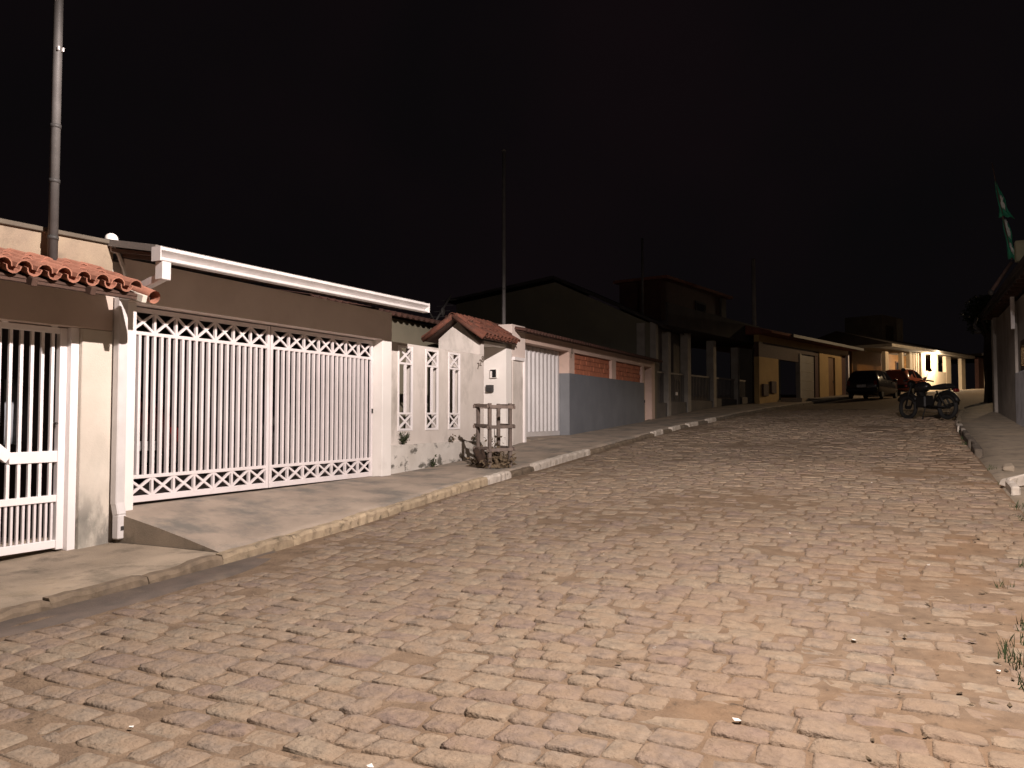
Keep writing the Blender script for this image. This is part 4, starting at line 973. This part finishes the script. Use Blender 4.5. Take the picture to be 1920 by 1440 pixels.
# ================================================================== STREET TREE
tr = thing('street_tree', 'dark trunked street tree with a clipped crown beyond the grey building', 'tree', (3.35, 38.8, zs(38.8) + .1))
bs = FR[tr].translation
MB().tube([bs + Vector((0, 0, -.2)), bs + Vector((.02, 0, .8)), bs + Vector((-.02, .02, 1.8)), bs + Vector((0, 0, 3.0))], [.30, .25, .24, .20], 12).build('trunk', 'bark', tr, smooth=True)
q = random.Random(21); b = MB()
for k in range(6):
    a = k * 1.05; b.tube([bs + Vector((0, 0, 2.6)), bs + Vector((.35 * math.cos(a), .35 * math.sin(a), 3.1)), bs + Vector((.8 * math.cos(a), .8 * math.sin(a), 3.6))], [.09, .06, .03], 6)
b.build('limbs', 'bark', tr, smooth=True)
b = MB()
for i in range(4200):
    u = Vector((q.gauss(0, 1), q.gauss(0, 1), q.gauss(0, 1))).normalized(); r_ = (.45 + .55 * q.random() ** .5) * (.85 + .25 * math.sin(u.x * 4 + u.y * 3) * math.cos(u.z * 5))
    c = bs + Vector((u.x * 1.05 * r_, u.y * 1.05 * r_, 3.75 + u.z * .95 * r_)); d = Vector((q.uniform(-1, 1), q.uniform(-1, 1), q.uniform(-1, .5))).normalized() * q.uniform(.08, .15); w_ = d.cross(Vector((q.uniform(-1, 1), q.uniform(-1, 1), 1))).normalized() * .035
    b.add([c, c + d * .5 + w_, c + d, c + d * .5 - w_], [(0, 1, 2, 3)])
b.build('crown', 'leaf_dark', tr)

# ================================================================== RIGHT BUILDING
rb = thing('grey_building', 'grey stained building wall at the right edge with a deep eave', 'building', (2.95, 27, .8))
bx(2.95, 9.0, 18.0, 26.4, -.2, 4.32).build('wall', 'right_wall', rb)
bx(2.88, 9.0, 26.402, 31.2, -.2, 4.32).build('wall', 'right_wall', rb)
bx(2.78, 3.2, 31.202, 31.75, -.2, 4.4).build('corner_pier', 'right_wall', rb, bevel=.02)
bx(2.55, 9.3, 17.6, 32.2, 4.42, 4.52).build('eave_slab', 'dark_wall', rb)
bx(2.50, 9.3, 17.6, 32.2, 4.522, 4.66).build('fascia', 'dark_wall', rb)
bx(2.86, 2.948, 18.0, 26.39, .1, 2.28).build('whitewash_dado', 'whitewash', rb, bevel=.02)
wq = bx(2.90, 2.949, 22.5, 25.4, 2.30, 3.1).build('window', 'wood_dark', rb); bx(2.893, 2.899, 22.65, 25.25, 2.42, 2.98).build('pane', 'glass', wq)
bx(2.76, 2.86, 26.02, 26.14, 3.50, 4.41).build('drainpipe', 'white_metal', rb, bevel=.01)
b = MB()
for k in range(22):
    yy = 17.8 + k * .64; b.box(2.57, 2.9, yy, yy + .07, 4.34, 4.419)
b.build('rafters', 'wood_dark', rb, kind='stuff')
br = thing('lamp_bracket', 'small dim metal bracket hanging from the eave corner at right', 'bracket', (2.35, 32.3, 4.4))
MB().tube([(2.38, 32.0, 4.5), (2.30, 31.9, 4.25), (2.42, 31.9, 4.05)], .05, 8).build('arm', 'galv', br, smooth=True); MB().ball((2.40, 31.9, 4.0), .11, (1, 1, .7), 10, 6).build('shade', 'galv', br, smooth=True)
# flag and sign
FYY = 25.4
def onp(u, v, yy):
    d = Fv + Rv * ((u - 960) / 1500) - Uv * ((v - 720) / 1500); t = yy / d.y; return Vector((0, 0, EYE)) + d * t
A, B_, Cc = onp(1897, 487, FYY), onp(1860, 306, FYY), onp(1858, 548, FYY)
fl = thing('flag', 'green and white flag wrapped round a leaning staff at right', 'flag', tuple(A))
MB().tube([A, B_], [.022, .014], 8).build('staff', 'rust_pole', fl, smooth=True)
def cloth(a, b2, w0, w1, m, sd, nm, dy=0):
    q = random.Random(sd); b = MB(); n = 10; k = 7
    for i in range(n + 1):
        f = i / n; p = a.lerp(b2, f); w_ = (w0 + (w1 - w0) * f) * (1 + .25 * math.sin(f * 9 + sd))
        for j in range(k + 1):
            g_ = j / k - .25; b.v.append((p.x + w_ * g_, p.y + dy + .06 * math.sin(j * 1.9 + f * 5 + sd), p.z - abs(g_) * .12 - .02 * math.sin(j * 2 + i)))
    for i in range(n):
        for j in range(k): b.f.append((i * (k + 1) + j, i * (k + 1) + j + 1, (i + 1) * (k + 1) + j + 1, (i + 1) * (k + 1) + j))
    o = b.build(nm, m, fl, smooth=True); s_ = o.modifiers.new('thick', 'SOLIDIFY'); s_.thickness = .008
cloth(A.lerp(B_, .02), A.lerp(B_, .42), .20, .13, 'flag_green', 1, 'flag_cloth'); cloth(A.lerp(B_, .45), A.lerp(B_, .82), .30, .05, 'flag_green', 2, 'flag_cloth')
for f0, f1, w_ in ((.08, .17, .07), (.24, .41, .08), (.53, .66, .09)): cloth(A.lerp(B_, f0) + Vector((.03, 0, 0)), A.lerp(B_, f1) + Vector((.03, 0, 0)), w_, w_ * .7, 'flag_white', 4 + f0, 'flag_stripe', -.09)
sp = thing('support_rod', 'rusty rod bracing the flag staff from the building eave', 'rod', tuple(Cc))
MB().tube([Cc, A + Vector((0, .05, -.05))], [.05, .04], 8).build('rod', 'rust_pole', sp, smooth=True); MB().ball(tuple(Cc), .075, (1, 1, 1.2), 8, 6).build('foot', 'galv', sp, smooth=True)
s0 = onp(1905, 490, 25.0); s1 = onp(1920, 450, 25.0)
sn = thing('sign_board', 'pale cream sign box on the building roof edge at right', 'sign', (s0.x, 25.0, s0.z))
MB().box(s0.x, s0.x + .9, 25.0, 25.25, s0.z, s1.z).build('board', 'sign', sn, bevel=.01)
MB().box(s0.x + .08, s0.x + .14, 25.06, 25.12, 4.9, s0.z - .002).build('post', 'iron', sn)
MB().box(s0.x + .70, s0.x + .76, 25.06, 25.12, 4.9, s0.z - .002).build('post', 'iron', sn)

# ================================================================== SMALL THINGS
litter = [(-1.58, 5.5), (-1.2, 9.85), (-.89, 11.4), (-.47, 14.3), (-2.3, 3.18), (-.34, 6.23), (-.83, 4.46), (-3.74, 3.02), (.51, 5.9), (-2.9, 8.2), (.2, 8.8)]
for i, (x, y_) in enumerate(litter):
    b = MB(); q = random.Random(i + 40); s_ = q.uniform(.010, .02); a = q.uniform(0, 3)
    b.add([(s_ * math.cos(a + k * 1.57) * (1.5 if k % 2 else 1), s_ * math.sin(a + k * 1.57), .002 + q.uniform(0, .012)) for k in range(4)] + [(s_ * .8 * math.cos(a + k * 1.57), s_ * .8 * math.sin(a + k * 1.57), -.001) for k in range(4)],
          [(0, 1, 2, 3), (7, 6, 5, 4), (0, 4, 5, 1), (1, 5, 6, 2), (2, 6, 7, 3), (3, 7, 4, 0)])
    o = b.build('litter_scrap', 'paper', smooth=False); o.location = (x, y_, zs(y_) + .004); tag(o, 'tiny pale scrap of litter lying on the cobbles', 'litter', 'litter scraps on the cobbles')
# grass in the right gutter
b = MB(); q = random.Random(77)
clumps = [(.70, 6.3, .34, 260), (.88, 6.9, .34, 260), (1.05, 7.9, .3, 160), (.62, 5.6, .22, 90), (1.1, 9.0, .25, 90), (1.22, 11.4, .2, 70), (.80, 6.6, .26, 260), (.98, 7.3, .26, 220), (.78, 6.0, .2, 140), (.95, 8.0, .18, 70), (1.2, 5.2, .2, 60), (.9, 9.0, .12, 30), (1.15, 10.4, .15, 40), (1.2, 12.3, .15, 50), (1.3, 14.6, .15, 40), (.6, 8.2, .08, 16),
          (1.25, 16.5, .1, 30), (1.2, 21.5, .12, 50), (1.28, 20.2, .12, 50), (1.25, 23.0, .12, 40), (1.3, 25.5, .1, 30)]
for (cx, cy, r_, n) in clumps:
    for i in range(n):
        a = q.uniform(0, 6.28); d = r_ * math.sqrt(q.random()); x, y_ = cx + .17 + d * math.cos(a), cy + d * math.sin(a) * 1.4; z = zs(y_) - .01
        h = q.uniform(.03, .11); l = (q.uniform(-.04, .04), q.uniform(-.04, .04)); w_ = q.uniform(.003, .006); ca, sa = math.cos(a) * w_, math.sin(a) * w_
        b.add([(x - ca, y_ - sa, z), (x + ca, y_ + sa, z), (x + l[0] * .5 + ca * .7, y_ + l[1] * .5 + sa * .7, z + h * .65), (x + l[0], y_ + l[1], z + h)], [(0, 1, 2, 3)])
gg = b.build('grass', 'grass', kind='stuff'); tag(gg, 'short grass tufts growing along the right gutter', 'grass')
# dry leaves and grit on the right side of the street
b = MB()
for i in range(260):
    y_ = q.uniform(4.2, 17); x = q.uniform(-.2, 1.5) if q.random() < .8 else q.uniform(-6, 1); z = zs(y_) + q.uniform(-.004, .006); s_ = q.uniform(.012, .035); a = q.uniform(0, 6.28)
    b.add([(x + s_ * math.cos(a), y_ + s_ * math.sin(a), z + q.uniform(0, .012)), (x - s_ * .5 * math.sin(a), y_ + s_ * .5 * math.cos(a), z), (x - s_ * math.cos(a), y_ - s_ * math.sin(a), z + q.uniform(0, .012)), (x + s_ * .5 * math.sin(a), y_ - s_ * .5 * math.cos(a), z)], [(0, 1, 2, 3)])
dl = b.build('fallen_leaves', 'debris', kind='stuff'); tag(dl, 'scattered dry leaves lying along the right side of the street', 'leaves')
for i, (x, y_, s_, lab) in enumerate(((1.52, 14.3, .13, 'pale broken kerb block tipped over at the right kerb'), (1.62, 16.2, .09, 'flat broken slab lying on the right pavement'))):
    b = MB(); b.hexa([(-s_ * 1.6, -s_, 0), (s_ * 1.5, -s_ * .8, 0), (s_ * 1.3, s_, 0), (-s_ * 1.4, s_ * 1.1, 0), (-s_ * 1.3, -s_ * .8, s_ * 1.2), (s_ * 1.1, -s_ * .7, s_ * 1.5), (s_ * 1.2, s_ * .8, s_ * 1.0), (-s_ * 1.1, s_, s_ * .7)])
    o = b.build('broken_block', 'kerb_white' if i == 0 else 'concrete', bevel=.02); o.location = (x, y_, zs(y_) + .03); o.rotation_euler = (.1, -.1, .6 + i); tag(o, lab, 'block')
